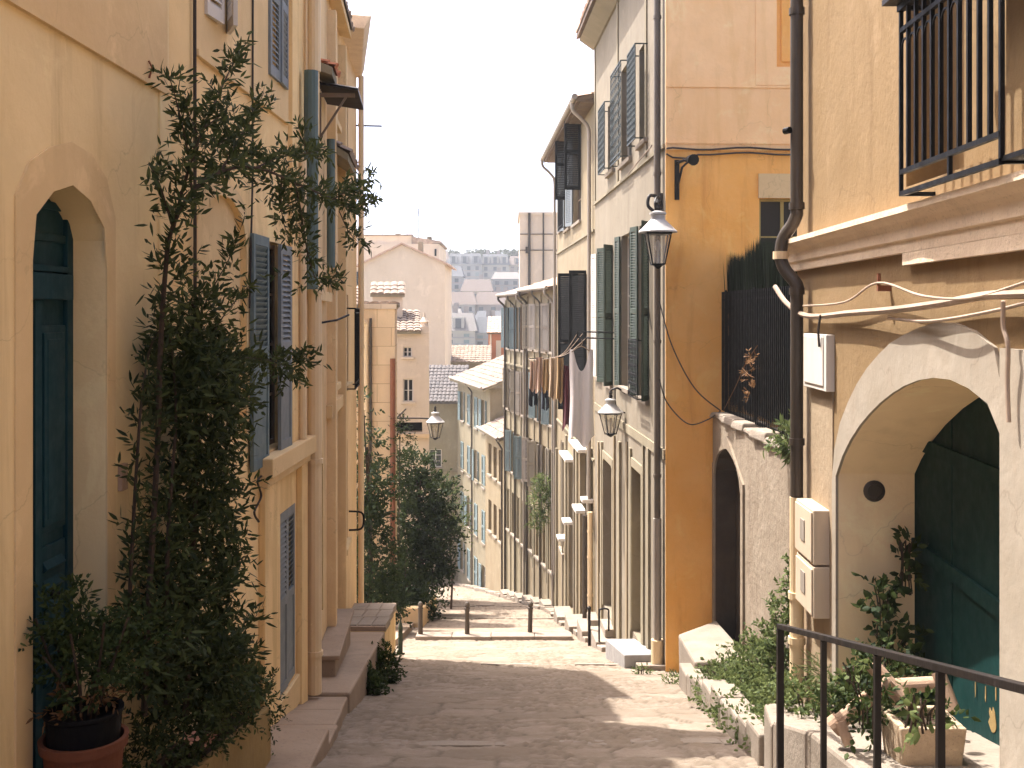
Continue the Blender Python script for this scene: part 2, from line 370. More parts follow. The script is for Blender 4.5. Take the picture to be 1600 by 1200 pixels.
def arch(h, rise, n=12, pointed=0):
    a, b, e = h['u0'], h['u1'], h['z1']; c = []
    for i in range(n+1):
        t = i/n*2-1; y = math.sqrt(max(0, 1-t*t))*(1-pointed)+(1-abs(t)**1.35)*pointed
        c.append((a+(b-a)*i/n, e-rise+rise*y))
    h['curve'] = c; return h
def house(name, label, F, u0, u1, depth, z0, z1, holes, mat, cat='house', group=None, near=True):
    c = F.p((u0+u1)/2, -depth/2, 0); root = thing(name, label, cat, (c[0], c[1], z0), group)
    mb = MB(F); wall_mesh(mb, F, u0, u1, z0, z1, holes)
    if near: mb.poly([(u0,0,z0),(u0,-depth,z0),(u0,-depth,z1),(u0,0,z1)])
    mb.poly([(u1,0,z0),(u1,-depth,z0),(u1,-depth,z1),(u1,0,z1)])
    mb.poly([(u0,-depth,z0),(u1,-depth,z0),(u1,-depth,z1),(u0,-depth,z1)])
    mb.poly([(u0,0,z1),(u1,0,z1),(u1,-depth,z1),(u0,-depth,z1)])
    mb.build('wall', mat, root, recalc=False)
    return root
def window(F, h, root, fm, dep=.17, rows=3, cols=2, sill=None, w=0):
    a, b, c, e = h['u0'], h['u1'], h['z0'], h['z1']; d = w-dep; mb = MB(F); t = .05
    mb.box(a-.02, a+t, d-.05, d, c, e); mb.box(b-t, b+.02, d-.05, d, c, e)
    mb.box(a+t, b-t, d-.05, d, c-.02, c+t); mb.box(a+t, b-t, d-.05, d, e-t, e+.02)
    for i in range(1, cols): x = a+(b-a)*i/cols; mb.box(x-.03, x+.03, d-.045, d-.004, c+t, e-t)
    for i in range(1, rows):
        z = c+(e-c)*i/rows
        for j in range(cols):
            x0 = a+(b-a)*j/cols+(.03 if j else t); x1 = a+(b-a)*(j+1)/cols-(.03 if j < cols-1 else t)
            mb.box(x0, x1, d-.04, d-.01, z-.014, z+.014)
    o = mb.build('window', fm, root)
    g = MB(F); g.box(a-.05, b+.05, d-.04, d-.025, c-.05, e+.05); g.build('pane', M['glass'], o)
    if sill:
        s_ = MB(F); s_.box(a-.09, b+.09, w-.06, w+.08, c-.09, c+.012); s_.build('sill', sill, o, bevel=.01)
    return o
def shutter(F, hu, hw, z0, z1, width, ang, mat, root, n=None, t=.038, solid=.0, name='shutter', lab=None):
    mb = MB(F); du = Vector((math.cos(ang), math.sin(ang), 0)); dn = Vector((-math.sin(ang), math.cos(ang), 0)); up = Vector((0, 0, 1)); o = Vector((hu, hw, 0))
    st = min(.075, width*.16)
    def b(x0, x1, za, zb, y0=0, y1=t): mb.obox(o+du*x0+dn*y0+up*za, du*(x1-x0), dn*(y1-y0), up*(zb-za))
    b(0, st, z0, z1); b(width-st, width, z0, z1)
    H = z1-z0; ks = [0, .5, 1] if H > 1.2 else [0, 1]
    rails = []
    for k in ks: zc = z0+.05+(H-.1)*k; b(st, width-st, zc-.05, zc+.05); rails.append(zc)
    for i, (p, q) in enumerate(zip(rails, rails[1:])):
        p += .05; q -= .05
        if i == 0 and solid: b(st, width-st, p, q, t*.3, t*.7); continue
        m = n or max(4, int((q-p)/.055))
        for j in range(m):
            zc = p+(q-p)*(j+.5)/m; hh = (q-p)/m
            mb.obox(o+du*st+dn*(t*.08)+up*(zc+hh*.42), du*(width-2*st), dn*(t*.84)+up*(-hh*.78), up*(-.012)+dn*.004)
    ob = mb.build(name, mat, root)
    if lab: ob['label'] = lab
    return ob
def tile_roof(F, u0, u1, wa, za, wb, zb, mat, root, period=.24, course=.42, name='roof', amp=.05, deck=None):
    # canal tiles from the eave (wa, za) up to the ridge (wb, zb), laid over a thin deck
    mb = MB(F); L = math.hypot(wb-wa, zb-za); nc = max(2, int(L/course)); ncol = max(2, int(abs(u1-u0)/period)); k = 6
    sx, sz = (wb-wa)/L, (zb-za)/L; nx, nz = -sz, sx
    if nz < 0: nx, nz = -nx, -nz
    for c in range(nc):
        s0, s1 = L*c/nc-.03, L*(c+1)/nc+.05; jit = [random.uniform(-.025, .025) for _ in range(ncol)]; rows = []
        for s_, lift in ((s0, .035), (s1, -.008)):
            ring = []
            for i in range(ncol*k+1):
                ph = (i % k)/k; hgt = amp*abs(math.sin(math.pi*ph))**.7+lift+jit[min(i//k, ncol-1)]*.35; ss = s_+jit[min(i//k, ncol-1)]
                ring.append(mb.V((u0+(u1-u0)*i/(ncol*k), wa+sx*ss+nx*hgt, za+sz*ss+nz*hgt)))
            rows.append(ring)
        low = [mb.V((u0+(u1-u0)*i/(ncol*k), wa+sx*s0+nx*-.005, za+sz*s0+nz*-.005)) for i in range(ncol*k+1)]
        for i in range(ncol*k):
            mb.f.append([rows[0][i], rows[0][i+1], rows[1][i+1], rows[1][i]]); mb.m.append(0)
            mb.f.append([low[i], low[i+1], rows[0][i+1], rows[0][i]]); mb.m.append(0)
    mb.hexa([(u0,wa,za-.13),(u1,wa,za-.13),(u1,wb,zb-.13),(u0,wb,zb-.13),(u0,wa,za-.02),(u1,wa,za-.02),(u1,wb,zb-.02),(u0,wb,zb-.02)], 1)
    return mb.build(name, [mat, deck or (M['wood'] if mat is M['tile'] else M['buff'] if mat is not M['slate'] else mat)], root, recalc=False)
def simple_roof(F, u0, u1, depth, z1, rise, ov, mat, root, zb=None):
    r = tile_roof(F, u0-.02, u1+.02, ov, z1+.14-ov*rise/(depth/2), -depth/2, z1+.14+rise, mat, root)
    b = MB(F)
    b.hexa([(u0,-depth/2,z1+rise),(u1,-depth/2,z1+rise),(u1,-depth-ov,z1),(u0,-depth-ov,z1),(u0,-depth/2,z1+rise+.12),(u1,-depth/2,z1+rise+.12),(u1,-depth-ov,z1+.12),(u0,-depth-ov,z1+.12)])
    b.build('rear_roof', mat, root)
    g = MB(F); g.prism([], 0, 0) if False else None
    for uu in (u0+.004, u1-.004): g.poly([(uu,0,z1),(uu,-depth/2,z1+rise),(uu,-depth,z1)])
    g.build('gable', M['beige'], root, recalc=False)
    return r
def pipe(F, path, r, mat, root, name='downpipe', collars=(), n=12, cm=None):
    mb = MB(F); mb.tube(path, r, n)
    for (u, w, z) in collars: mb.tube([(u, w, z-.03), (u, w, z+.03)], r*1.22, n)
    return mb.build(name, mat, root, smooth=False)
def gutter(F, u0, u1, w, z, root, r=.07, mat=None):
    mb = MB(F); mb.tube([(u0, w, z), (u1, w, z)], r, 10); return mb.build('gutter', mat or M['pipe_grey'], root)
def balconette(F, u0, u1, w, z0, z1, mat, root, n=7, name='balcony_grille', scroll=True):
    mb = MB(F); r = .011
    for z in (z0, z0+.1, z1-.08, z1): mb.box(u0, u1, w-r, w+r, z-r, z+r)
    for z in (z0, z1):
        for u in (u0, u1): mb.box(u-r, u+r, 0, w-r, z-r, z+r)
    for i in range(n+1):
        u = u0+(u1-u0)*i/n; mb.box(u-r, u+r, w-.008, w+.008, z0+r, z1-r)
    if scroll:
        for i in range(n):
            u = u0+(u1-u0)*(i+.5)/n; q = (u1-u0)/n*.46
            for zc in np.arange(z0+.18, z1-.15, q*2.1):
                mb.tube([(u+q*math.cos(a), w, zc+q*math.sin(a)) for a in np.linspace(0, 2*math.pi, 9)], .008, 4)
    return mb.build(name, mat, root)

# ------------------------------------------------------------------ foliage kit
def unit(a): return a/np.maximum(np.linalg.norm(a, axis=1, keepdims=True), 1e-6)
def leaf_mesh(name, P, D, L, W, mat, parent=None, tint=None, cup=.18, droop=1):
    n = len(P); D = unit(D); s = unit(np.cross(D, unit(rng.normal(size=(n, 3))+np.array([0, 0, .6])))); up = np.cross(s, D)
    L = L[:, None]; W = W[:, None]
    v = np.empty((n, 6, 3)); v[:, 0] = P
    v[:, 1] = P+D*L*.32+s*W*.5-up*W*cup; v[:, 2] = P+D*L*.68+s*W*.38-up*(W*cup+L*.05*droop); v[:, 3] = P+D*L-up*L*.12*droop
    v[:, 4] = P+D*L*.68-s*W*.38-up*(W*cup+L*.05*droop); v[:, 5] = P+D*L*.32-s*W*.5-up*W*cup
    off = np.array(parent['_o']) if parent is not None else np.zeros(3)
    v = (v-off).reshape(-1, 3)
    me = bpy.data.meshes.new(name); me.vertices.add(n*6); me.vertices.foreach_set('co', v.ravel())
    idx = np.arange(n)[:, None]*6; f = np.concatenate([idx+np.array([[0, 1, 2, 3]]), idx+np.array([[0, 3, 4, 5]])], 1).reshape(-1)
    me.loops.add(n*8); me.loops.foreach_set('vertex_index', f.astype(np.int32))
    me.polygons.add(n*2); me.polygons.foreach_set('loop_start', np.arange(0, n*8, 4, dtype=np.int32)); me.polygons.foreach_set('loop_total', np.full(n*2, 4, np.int32))
    me.update(calc_edges=True); me.validate()
    at = me.attributes.new('tint', 'FLOAT', 'POINT'); tv = rng.random(n)**1.5 if tint is None else tint
    at.data.foreach_set('value', np.repeat(tv, 6).astype(np.float32)); me.materials.append(mat)
    o = bpy.data.objects.new(name, me); col.objects.link(o)
    if parent is not None: o.parent = parent
    o['_o'] = tuple(off); return o
def twigs(S, T, tl, k, ll, lw, spread=.9):        # leaves along short twigs
    n = len(S); t = np.tile((np.arange(k)+.5)/k, n); S2 = np.repeat(S, k, 0); T2 = np.repeat(unit(T), k, 0); tl2 = np.repeat(tl, k)
    P = S2+T2*(t*tl2)[:, None]; P[:, 2] -= .25*(t**2)*tl2*rng.random(n*k)
    perp = unit(np.cross(T2, rng.normal(size=(n*k, 3)))); D = unit(T2*.75+perp*spread+rng.normal(size=(n*k, 3))*.15)
    return P, D, ll*rng.uniform(.65, 1.25, n*k), lw*rng.uniform(.7, 1.2, n*k)
def clump(c, r, n, tl, k, ll, lw, up=.4, shell=.35):
    d = unit(rng.normal(size=(n, 3))); rad = (shell+(1-shell)*rng.random(n)**.6)[:, None]
    S = np.array(c)+d*rad*np.array(r); T = d+rng.normal(size=(n, 3))*.6+np.array([0, 0, up])
    return twigs(S, T, tl*rng.uniform(.6, 1.3, n), k, ll, lw)
def cat4(L): return [np.concatenate([x[i] for x in L]) for i in range(4)]
def spline(pts, n=8):
    pts = [Vector(p) for p in pts]; out = []
    for i in range(len(pts)-1):
        p0 = pts[max(i-1, 0)]; p1 = pts[i]; p2 = pts[i+1]; p3 = pts[min(i+2, len(pts)-1)]
        for k in range(n):
            t = k/n; out.append(.5*((2*p1)+(-p0+p2)*t+(2*p0-5*p1+4*p2-p3)*t*t+(-p0+3*p1-3*p2+p3)*t**3))
    out.append(pts[-1]); return out
def cane_leaves(path, dens, tl, k, ll, lw, t0=0):
    P = np.array([tuple(p) for p in path]); seg = np.linalg.norm(np.diff(P, axis=0), axis=1); L = seg.sum(); n = max(2, int(L*dens))
    cs = np.concatenate([[0], np.cumsum(seg)]); q = t0*L+(1-t0)*L*rng.random(n)
    S = np.stack([np.interp(q, cs, P[:, i]) for i in range(3)], 1); i = np.clip(np.searchsorted(cs, q)-1, 0, len(seg)-1)
    T = unit(np.diff(P, axis=0))[i]+rng.normal(size=(n, 3))*.75+np.array([0, 0, .3])
    return twigs(S, T, tl*rng.uniform(.5, 1.3, n), k, ll, lw)

# ------------------------------------------------------------------ ground, street, pavements
mb = MB(); ys = [-60, -1, 0]+[2*i for i in range(1, 15)]+[30]+[32+2.5*i for i in range(14)]+[67, 90, 130, 180, 200, 260, 320, 380, 450, 520]
def GT(y):
    if y <= 67: return G(y)-.06
    k = [(67, -15.0), (90, -18), (130, -24), (180, -26), (200, -25), (260, -14), (320, 0), (380, 14), (450, 20), (520, 16)]
    for (a, za), (b, zb) in zip(k, k[1:]):
        if y <= b: return za+(zb-za)*(y-a)/(b-a)
xs = [-520, -300, -120, -50, -20, -8, 0, 8, 20, 50, 120, 300, 520]
g = [[mb.V((x, y, GT(y)-(0 if abs(x) <= 20 else .3))) for x in xs] for y in ys]
for a, b in zip(g, g[1:]):
    for i in range(len(xs)-1): mb.f.append([a[i], a[i+1], b[i+1], b[i]]); mb.m.append(0)
struct('ground', mb, M['terrain'], recalc=False)

# street sheet, gently uneven
LE = [(-3, -2.0), (9.7, -1.86), (15, -2.06), (21.5, -2.45), (24, -2.7), (30, -2.9), (40, -3.0), (50, -3.6), (62, -5.5), (69, -8)]
RE = [(-3, 2.2), (9, 2.3), (16, 2.62), (19, 2.3), (30, 1.75), (41, 1.25), (52, -.7), (58, -1.9), (66, -3.6), (69, -5)]
def lerp(T, y):
    for (a, va), (b, vb) in zip(T, T[1:]):
        if y <= b: return va+(vb-va)*(y-a)/(b-a)
    return T[-1][1]
def cells(x, y, sx, sy, seed):                  # jittered stone layout: joint distance and a random per stone
    gx, gy = x/sx, y/sy; ix, iy = np.floor(gx), np.floor(gy); f1 = np.full(x.shape, 9.); f2 = np.full(x.shape, 9.); idv = np.zeros(x.shape); cx = np.zeros(x.shape); cy = np.zeros(x.shape)
    def h(i, j, k): v = np.sin(i*127.1+j*311.7+k*74.7+seed)*43758.5453; return v-np.floor(v)
    for dx in (-1, 0, 1):
        for dy in (-1, 0, 1):
            i, j = ix+dx, iy+dy; px, py = i+.5+.42*(h(i, j, 1)-.5)*2, j+.5+.42*(h(i, j, 2)-.5)*2
            d = np.maximum(np.abs(gx-px), np.abs(gy-py))*.5+np.hypot(gx-px, gy-py)*.5; n = d < f1
            f2 = np.where(n, f1, np.minimum(f2, d)); idv = np.where(n, h(i, j, 3), idv); cx = np.where(n, gx-px, cx); cy = np.where(n, gy-py, cy); f1 = np.where(n, d, f1)
    return f2-f1, idv, cx, cy
ys_ = np.concatenate([np.arange(-3, 9, .3), np.arange(9, 24, .05), np.arange(24, 34, .08), np.arange(34, 68.5, .4)]); NC = 112
X_ = np.array([[(lerp(LE, y)-.3)+((lerp(RE, y)+.55)-(lerp(LE, y)-.3))*i/NC for i in range(NC+1)] for y in ys_]); Y_ = np.repeat(ys_[:, None], NC+1, 1)
nz = lambda sx, sy, k: np.array([[mnoise.noise((x*sx, y*sy, k)) for x in r] for r, y in zip(X_, ys_)])
wx, wy = X_+.05*nz(2.2, 2.2, 1.5)+.02*nz(7, 7, 9), Y_+.05*nz(2.2, 2.2, 4.5)+.02*nz(7, 7, 2)
jA, idA, ax, ay = cells(wx, wy, .85, .6, 1.3); jB, idB, bx, by = cells(wx, wy, .15, .13, 5.1)
mk = np.clip((nz(.6, .5, 12)+.5*nz(1.7, 1.5, 31)+.12)*5, 0, 1)      # 1 = cobbled rubble, 0 = large worn flags
sA = np.clip(jA/.10, 0, 1); sB = np.clip(jB/.35, 0, 1); sA = sA*sA*(3-2*sA); sB = sB*sB*(3-2*sB)
hA = .020*sA+.016*(idA-.5)+.014*(ax*(idA-.5)+ay*((idA*7) % 1-.5))+.010*nz(4, 4, 3)+.006*nz(13, 13, 6); hB = .034*sB+.024*(idB-.5)
Zr = np.array([G(y) for y in ys_])[:, None]+.005+.03*nz(.9, .55, 3)+hA*(1-mk)+hB*mk+.006*nz(11, 9, 8)+.004*rng.normal(size=X_.shape)
n_ = NC+1; idx = np.arange(len(ys_)*n_).reshape(len(ys_), n_)
q_ = np.stack([idx[:-1, :-1], idx[:-1, 1:], idx[1:, 1:], idx[1:, :-1]], -1).reshape(-1, 4)
me = bpy.data.meshes.new('street'); me.from_pydata(np.stack([X_, Y_, Zr], -1).reshape(-1, 3).tolist(), [], q_.tolist()); me.materials.append(M['road']); me.polygons.foreach_set('use_smooth', [True]*len(q_))
for nm, arr in (('tint', idA*(1-mk)+idB*mk), ('joint', (1-sA)*(1-mk)+(1-sB)*mk*.8), ('rubble', mk)):
    me.attributes.new(nm, 'FLOAT', 'POINT').data.foreach_set('value', arr.reshape(-1).astype(np.float32))
st_o = bpy.data.objects.new('street', me); col.objects.link(st_o); st_o['kind'] = 'structure'

# transverse stone steps set in the street
mb = MB()
for (y, h, x0, x1, t) in ((10.9, .032, -1.8, 2.5, .3), (15.0, .02, -2.0, 2.5, .26), (20.6, .04, -.6, 2.2, .22), (37, .07, -2.9, 1.5, .3), (44, .07, -3.1, 1.0, .3)):
    x = x0
    while x < x1-.1:
        w = min(random.uniform(.55, 1.15), x1-x); j = random.uniform(-.025, .025); hh = h+random.uniform(-.015, .015); q = random.uniform(-.03, .03)
        mb.hexa([(x+.006, y+j, G(y)-.2), (x+w-.006, y+j+q, G(y)-.2), (x+w-.006, y+t+j, G(y+t)-.2), (x+.006, y+t+j, G(y+t)-.2),
                 (x+.006, y+j, G(y)+hh), (x+w-.006, y+j+q, G(y)+hh), (x+w-.006, y+t+j, G(y+t)+hh-.0), (x+.006, y+t+j, G(y+t)+hh)]); x += w
struct('street_steps', mb, M['kerb'], bevel=.015)
# raised threshold that carries the bollards
mb = MB(); x = -2.55; yb = 28.7
while x < 1.55:
    w = min(random.uniform(.7, 1.2), 1.6-x); j = random.uniform(-.02, .02)
    mb.hexa([(x+.005, yb+j, G(yb)-.3), (x+w-.005, yb+j, G(yb)-.3), (x+w-.005, yb+.5, G(yb+.5)-.3), (x+.005, yb+.5, G(yb+.5)-.3),
             (x+.005, yb+j, G(yb)+.13), (x+w-.005, yb+j, G(yb)+.13), (x+w-.005, yb+.5, G(yb)+.10), (x+.005, yb+.5, G(yb)+.10)]); x += w
struct('kerb_strip', mb, M['kerb'], bevel=.02)
mb = MB(); mb.hexa([(-2.6, 29.2, G(29.2)-.3), (1.6, 29.2, G(29.2)-.3), (1.5, 33, G(33)-.3), (-2.7, 33, G(33)-.3), (-2.6, 29.2, G(28.7)+.09), (1.6, 29.2, G(28.7)+.09), (1.5, 33, G(33)+.06), (-2.7, 33, G(33)+.06)])
struct('paving', mb, M['paving'])

# pavement on the right, with a broken white kerb
mb = MB(); y = 19.2
WR = [(10, 2.62), (19.2, 2.71), (29.5, 2.25), (41.4, 1.71), (52, -.3), (57, -1.35), (67, -3.35)]
while y < 66:
    st = random.uniform(.6, 1.3); y2 = y+st; h = random.uniform(.10, .19)
    a, b = lerp(RE, y)+random.uniform(-.07, .07), lerp(RE, y2)+random.uniform(-.07, .07)
    mb.hexa([(a, y+.01, G(y)-.3), (lerp(WR, y)+.1, y+.01, G(y)-.3), (lerp(WR, y2)+.1, y2, G(y2)-.3), (b, y2, G(y2)-.3),
             (a, y+.01, G(y)+h), (lerp(WR, y)+.1, y+.01, G(y)+h), (lerp(WR, y2)+.1, y2, G(y2)+h), (b, y2, G(y2)+h)]); y = y2
struct('pavement', mb, M['kerb'], bevel=.025)

# ------------------------------------------------------------------ left row: frames
FL = Frame((-2.79, 0), (-2.50, 13.2)); FL2 = Frame((-2.50, 13.2), (-3.33, 23.3))
uL = lambda Y: FL.L*Y/13.2
# 1 the house with the arched teal door
d1 = FL.rect(48, 165, 288, 1200); d1['z0'] = -1.55; d1['dep'] = .24; arch(d1, .30, 18, .35)
h1 = house('plastered_house', 'sandy house with a pointed arch over a tall teal door at the left edge', FL, uL(-2.5), uL(8.28), 8, -2.9, 6.6, [d1], M['door_house'])
mb = MB(FL)                                    # door leaf: frame, transom, panels, louvres
a, b = d1['u0'], d1['u1']; D = -.24; zt = FL.z(100, 430)
mb.box(a-.1, b+.1, D-.06, D, -1.6, d1['z1']+.1)
mb.box(a, a+.09, D, D+.03, -1.55, zt+.9); mb.box(b-.09, b, D, D+.03, -1.55, zt+.9)
mb.box(a+.09, b-.09, D, D+.07, zt-.14, zt+.02); mb.box(a+.09, b-.09, D+.002, D+.045, zt+.03, zt+.07)
for z in (.22, .42, .62): mb.box(a+.09, b-.09, D, D+.02, zt+z, zt+z+.05)
mid = (a+b)/2; mb.box(mid-.045, mid+.045, D, D+.045, -1.55, zt-.145)
for (x0, x1) in ((a+.1, mid-.05), (mid+.05, b-.1)):
    for (z0, z1, k) in ((-1.5, -.75, 0), (.35, zt-.3, 0), (-.65, .27, 1)):
        if k:
            mb.box(x0, x1, D, D+.02, z0, z1)
            for j in range(7): zc = z0+.06+(z1-z0-.1)*j/7; mb.hexa([(x0+.05,D+.021,zc),(x1-.05,D+.021,zc),(x1-.05,D+.03,zc),(x0+.05,D+.03,zc),(x0+.05,D+.021,zc+.07),(x1-.05,D+.021,zc+.07),(x1-.05,D+.05,zc+.02),(x0+.05,D+.05,zc+.02)])
        else:
            for q, dd in ((0, .022), (.045, .036), (.085, .02)): mb.box(x0+q, x1-q, D+(.0 if q < .05 else .001), D+dd+(.02 if q > .05 else 0), z0+q, z1-q)
dr = mb.build('door', M['teal'], h1, bevel=.006)
mb = MB(FL); mb.lathe((mid+.13, D+.085, -.02), [(.012,-.03),(.028,-.02),(.03,.01),(.012,.03)], 10); mb.build('handle', M['iron'], dr)
s = MB(FL); o0, o1, zo = FL.u(22), FL.u(178), FL.z(100, 218)          # plain flush surround
oc = [(o0, -2.6), (o0, FL.z(22, 280)), (o0+.08, FL.z(30, 262)), (o0+.3, FL.z(60, 232)), ((a+b)/2, zo), (b-.1, FL.z(140, 245)), (o1-.06, FL.z(172, 305)), (o1, FL.z(178, 330)), (o1, -2.6)]
cv = d1['curve']; inn = [(a, -2.6)]+cv+[(b, -2.6)]
def band(mb, outer, inner, w0, w1, m=0):       # flat band between two curves
    n = 40
    def res(P):
        S = [0]
        for p, q in zip(P, P[1:]): S.append(S[-1]+math.hypot(q[0]-p[0], q[1]-p[1]))
        out = []
        for i in range(n+1):
            t = S[-1]*i/n
            for k in range(len(P)-1):
                if t <= S[k+1]+1e-9: f = (t-S[k])/max(1e-9, S[k+1]-S[k]); out.append((P[k][0]+(P[k+1][0]-P[k][0])*f, P[k][1]+(P[k+1][1]-P[k][1])*f)); break
        return out
    A, B = res(outer), res(inner)
    for i in range(n):
        p, q, r, t = A[i], A[i+1], B[i+1], B[i]
        mb.poly([(p[0],w1,p[1]),(q[0],w1,q[1]),(r[0],w1,r[1]),(t[0],w1,t[1])], m)
        mb.poly([(p[0],w0,p[1]),(q[0],w0,q[1]),(q[0],w1,q[1]),(p[0],w1,p[1])], m); mb.poly([(t[0],w0,t[1]),(r[0],w0,r[1]),(r[0],w1,r[1]),(t[0],w1,t[1])], m)
band(s, oc, inn, 0, .012); s.build('door_surround', M['surround'], h1)
s = MB(FL); z = FL.z(150, 77)                  # string course and shallow pilaster at the end
s.prism([(uL(-2.4), z-.035), (uL(8.2), z-.035), (uL(8.2), z), (uL(-2.4), z)], 0, .03); s.box(uL(-2.4), uL(8.2), 0, .014, z+.001, 6.58)
s.build('string_course', M['surround'], h1)
s = MB(FL); s.box(FL.u(247), uL(8.27), 0, .018, -2.6, z-.036); s.build('pilaster', M['door_house'], h1)
s = MB(FL); s.tube([(FL.u(228), .02, FL.z(228, 95)), (FL.u(229), .04, FL.z(229, 105)), (FL.u(229), .02, FL.z(229, 122))], .008, 6); s.build('hook', M['rust'], h1)
s = MB(FL); s.box(FL.u(184), FL.u(193), 0, .03, FL.z(188, 766), FL.z(188, 725)); s.build('name_plate', M['clay'], h1)
roofb = MB(FL); roofb.box(uL(-2.5), uL(8.28), -8, .3, 6.605, 6.8); roofb.build('roof', M['tile'], h1)

# 2 the house with blue shutters
w_up = FL.rect(316, 352, -60, 38); w_up2 = FL.rect(416, 444, -120, 128); w_up['z1'] = min(w_up['z1'], 6.3); w_up2['z1'] = min(w_up2['z1'], 6.3); w_mid = FL.rect(405, 446, 378, 702); w_low = FL.rect(434, 461, 796, 1072)
nich = FL.rect(312, 384, 305, 700); nich['dep'] = .05; arch(nich, .42, 12)
w_up['dep'] = .12
h2 = house('shuttered_house', 'ochre house with blue grey shutters behind the climbing shrub', FL, uL(8.281), uL(13.2), 8, -4.4, 6.8, [w_up, w_up2, w_mid, w_low, nich], M['shutter_house'])
s = MB(FL); s.box(nich['u0']-.1, nich['u1']+.1, -.06, -.05, nich['z0']-.1, nich['z1']+.1); s.build('blind_niche', M['surround'], h2)
s = MB(FL); band(s, [(nich['u0']-.1, nich['z0'])]+[(u+(.1 if i > 6 else -.1)*(1 if i != 6 else 0), z_+.12) for i, (u, z_) in enumerate(nich['curve'])]+[(nich['u1']+.1, nich['z0'])], [(nich['u0'], nich['z0'])]+nich['curve']+[(nich['u1'], nich['z0'])], 0, .012); s.build('niche_surround', M['surround'], h2)
for h in (w_up, w_up2, w_mid): window(FL, h, h2, M['wood'], .12, 4, 2)
# upper windows: shutters shut or ajar
for h, mt, a1 in ((w_up, M['white_paint'], .45), (w_up2, M['blue_pale'], .06)):
    wd = (h['u1']-h['u0'])/2
    shutter(FL, h['u0'], .01, h['z0'], h['z1'], wd, a1*.3, mt, h2); shutter(FL, h['u1'], .05, h['z0'], h['z1'], wd, math.pi-a1, mt, h2)
# mid window: shutters swung open
hw = (w_mid['u1']-w_mid['u0'])*.62
shutter(FL, FL.u(421, .05), .05, w_mid['z0']-.1, w_mid['z1']+.02, .66, R(179), M['blue'], h2, solid=1)
shutter(FL, FL.u(434, .04), .04, w_mid['z0']-.02, w_mid['z1']-.02, FL.u(453, .06)-FL.u(434, .04), R(1), M['blue_pale'], h2, solid=1)
# projecting lower bay with ledge
zs_ = w_mid['z0']-.02; ub0, ub1 = FL.u(402), FL.u(474)
s = MB(FL); s.box(ub0, ub1, 0, .16, zs_-.2, zs_); s.box(ub0+.04, ub1-.04, 0, .10, zs_-.3, zs_-.201); s.build('ledge', M['surround'], h2, bevel=.012)
s = MB(FL)
for x0, x1 in ((404, 428), (463, 472)): s.box(FL.u(x0), FL.u(x1), 0, .07, -4.3, zs_-.301)
s.build('pilaster', M['shutter_house'], h2, bevel=.01)
wd = (w_low['u1']-w_low['u0'])/2
shutter(FL, w_low['u0'], -.03, w_low['z0'], w_low['z1'], wd-.005, .02, M['blue_pale'], h2, solid=1); shutter(FL, w_low['u1'], .0, w_low['z0'], w_low['z1'], wd-.005, math.pi-.02, M['blue_pale'], h2, solid=1)
s = MB(FL); s.box(w_low['u0']-.06, w_low['u1']+.06, 0, .05, w_low['z0']-.35, w_low['z0']-.02); s.build('sill', M['surround'], h2, bevel=.01)
for px0, px1, y0, y1 in ((303, 448, 75, 187),):
    s = MB(FL); zz = FL.z(380, 136); s.box(FL.u(303), FL.u(448), 0, .04, zz-.05, zz+.002); s.box(FL.u(303), FL.u(448), 0, .02, zz+.001, 6.75); s.build('string_course', M['surround'], h2)
s = MB(FL); s.box(FL.u(450), FL.u(460), 0, .05, zs_, 6.75); s.build('corner_strip', M['shutter_house'], h2)
# cables down the facade
s = MB(FL); s.tube([(FL.u(298), .03, 6.75), (FL.u(299), .03, 1.9), (FL.u(297), .03, -1.5)], .016, 6); s.build('facade_cable', M['cable_dark'], h2)
s = MB(FL); s.tube([(FL.u(391), .03, 6.75), (FL.u(389), .035, 3.0), (FL.u(385), .03, 1.75)], .011, 6); s.build('facade_cable', M['cable_dark'], h2)
pts = [(FL.u(x), .04, FL.z(x, y)) for x, y in ((408, 740), (396, 752), (402, 775), (391, 800), (398, 815))]
s = MB(FL); s.tube(spline(pts, 5), .012, 6); s.build('facade_cable', M['cable_dark'], h2)
up = FL.u(476)
pipe(FL, [(up, .12, 6.75), (up, .12, FL.z(476, 112))], .075, M['pipe_cream'], h2, name='downpipe')
o = pipe(FL, [(up-.25, .13, FL.z(470, 112)), (up-.25, .13, FL.z(470, 452))], .085, M['pipe_green'], h2, name='downpipe'); o['label'] = 'green painted stretch of downpipe'
pipe(FL, [(up, .12, FL.z(476, 452)), (up, .12, FL.z(476, 1083))], .085, M['pipe_cream'], h2, name='downpipe', collars=[(up, .12, FL.z(476, 1020)), (up, .12, FL.z(476, 455)), (up, .12, FL.z(476, 720))])
pipe(FL, [(FL.u(460)+.03, .09, FL.z(462, 250)), (FL.u(460)+.03, .09, FL.z(462, 700))], .045, M['pipe_cream'], h2, name='downpipe')
s = MB(FL); s.box(uL(8.281), uL(13.2), -8, .3, 6.805, 7.0); s.build('roof', M['tile'], h2)

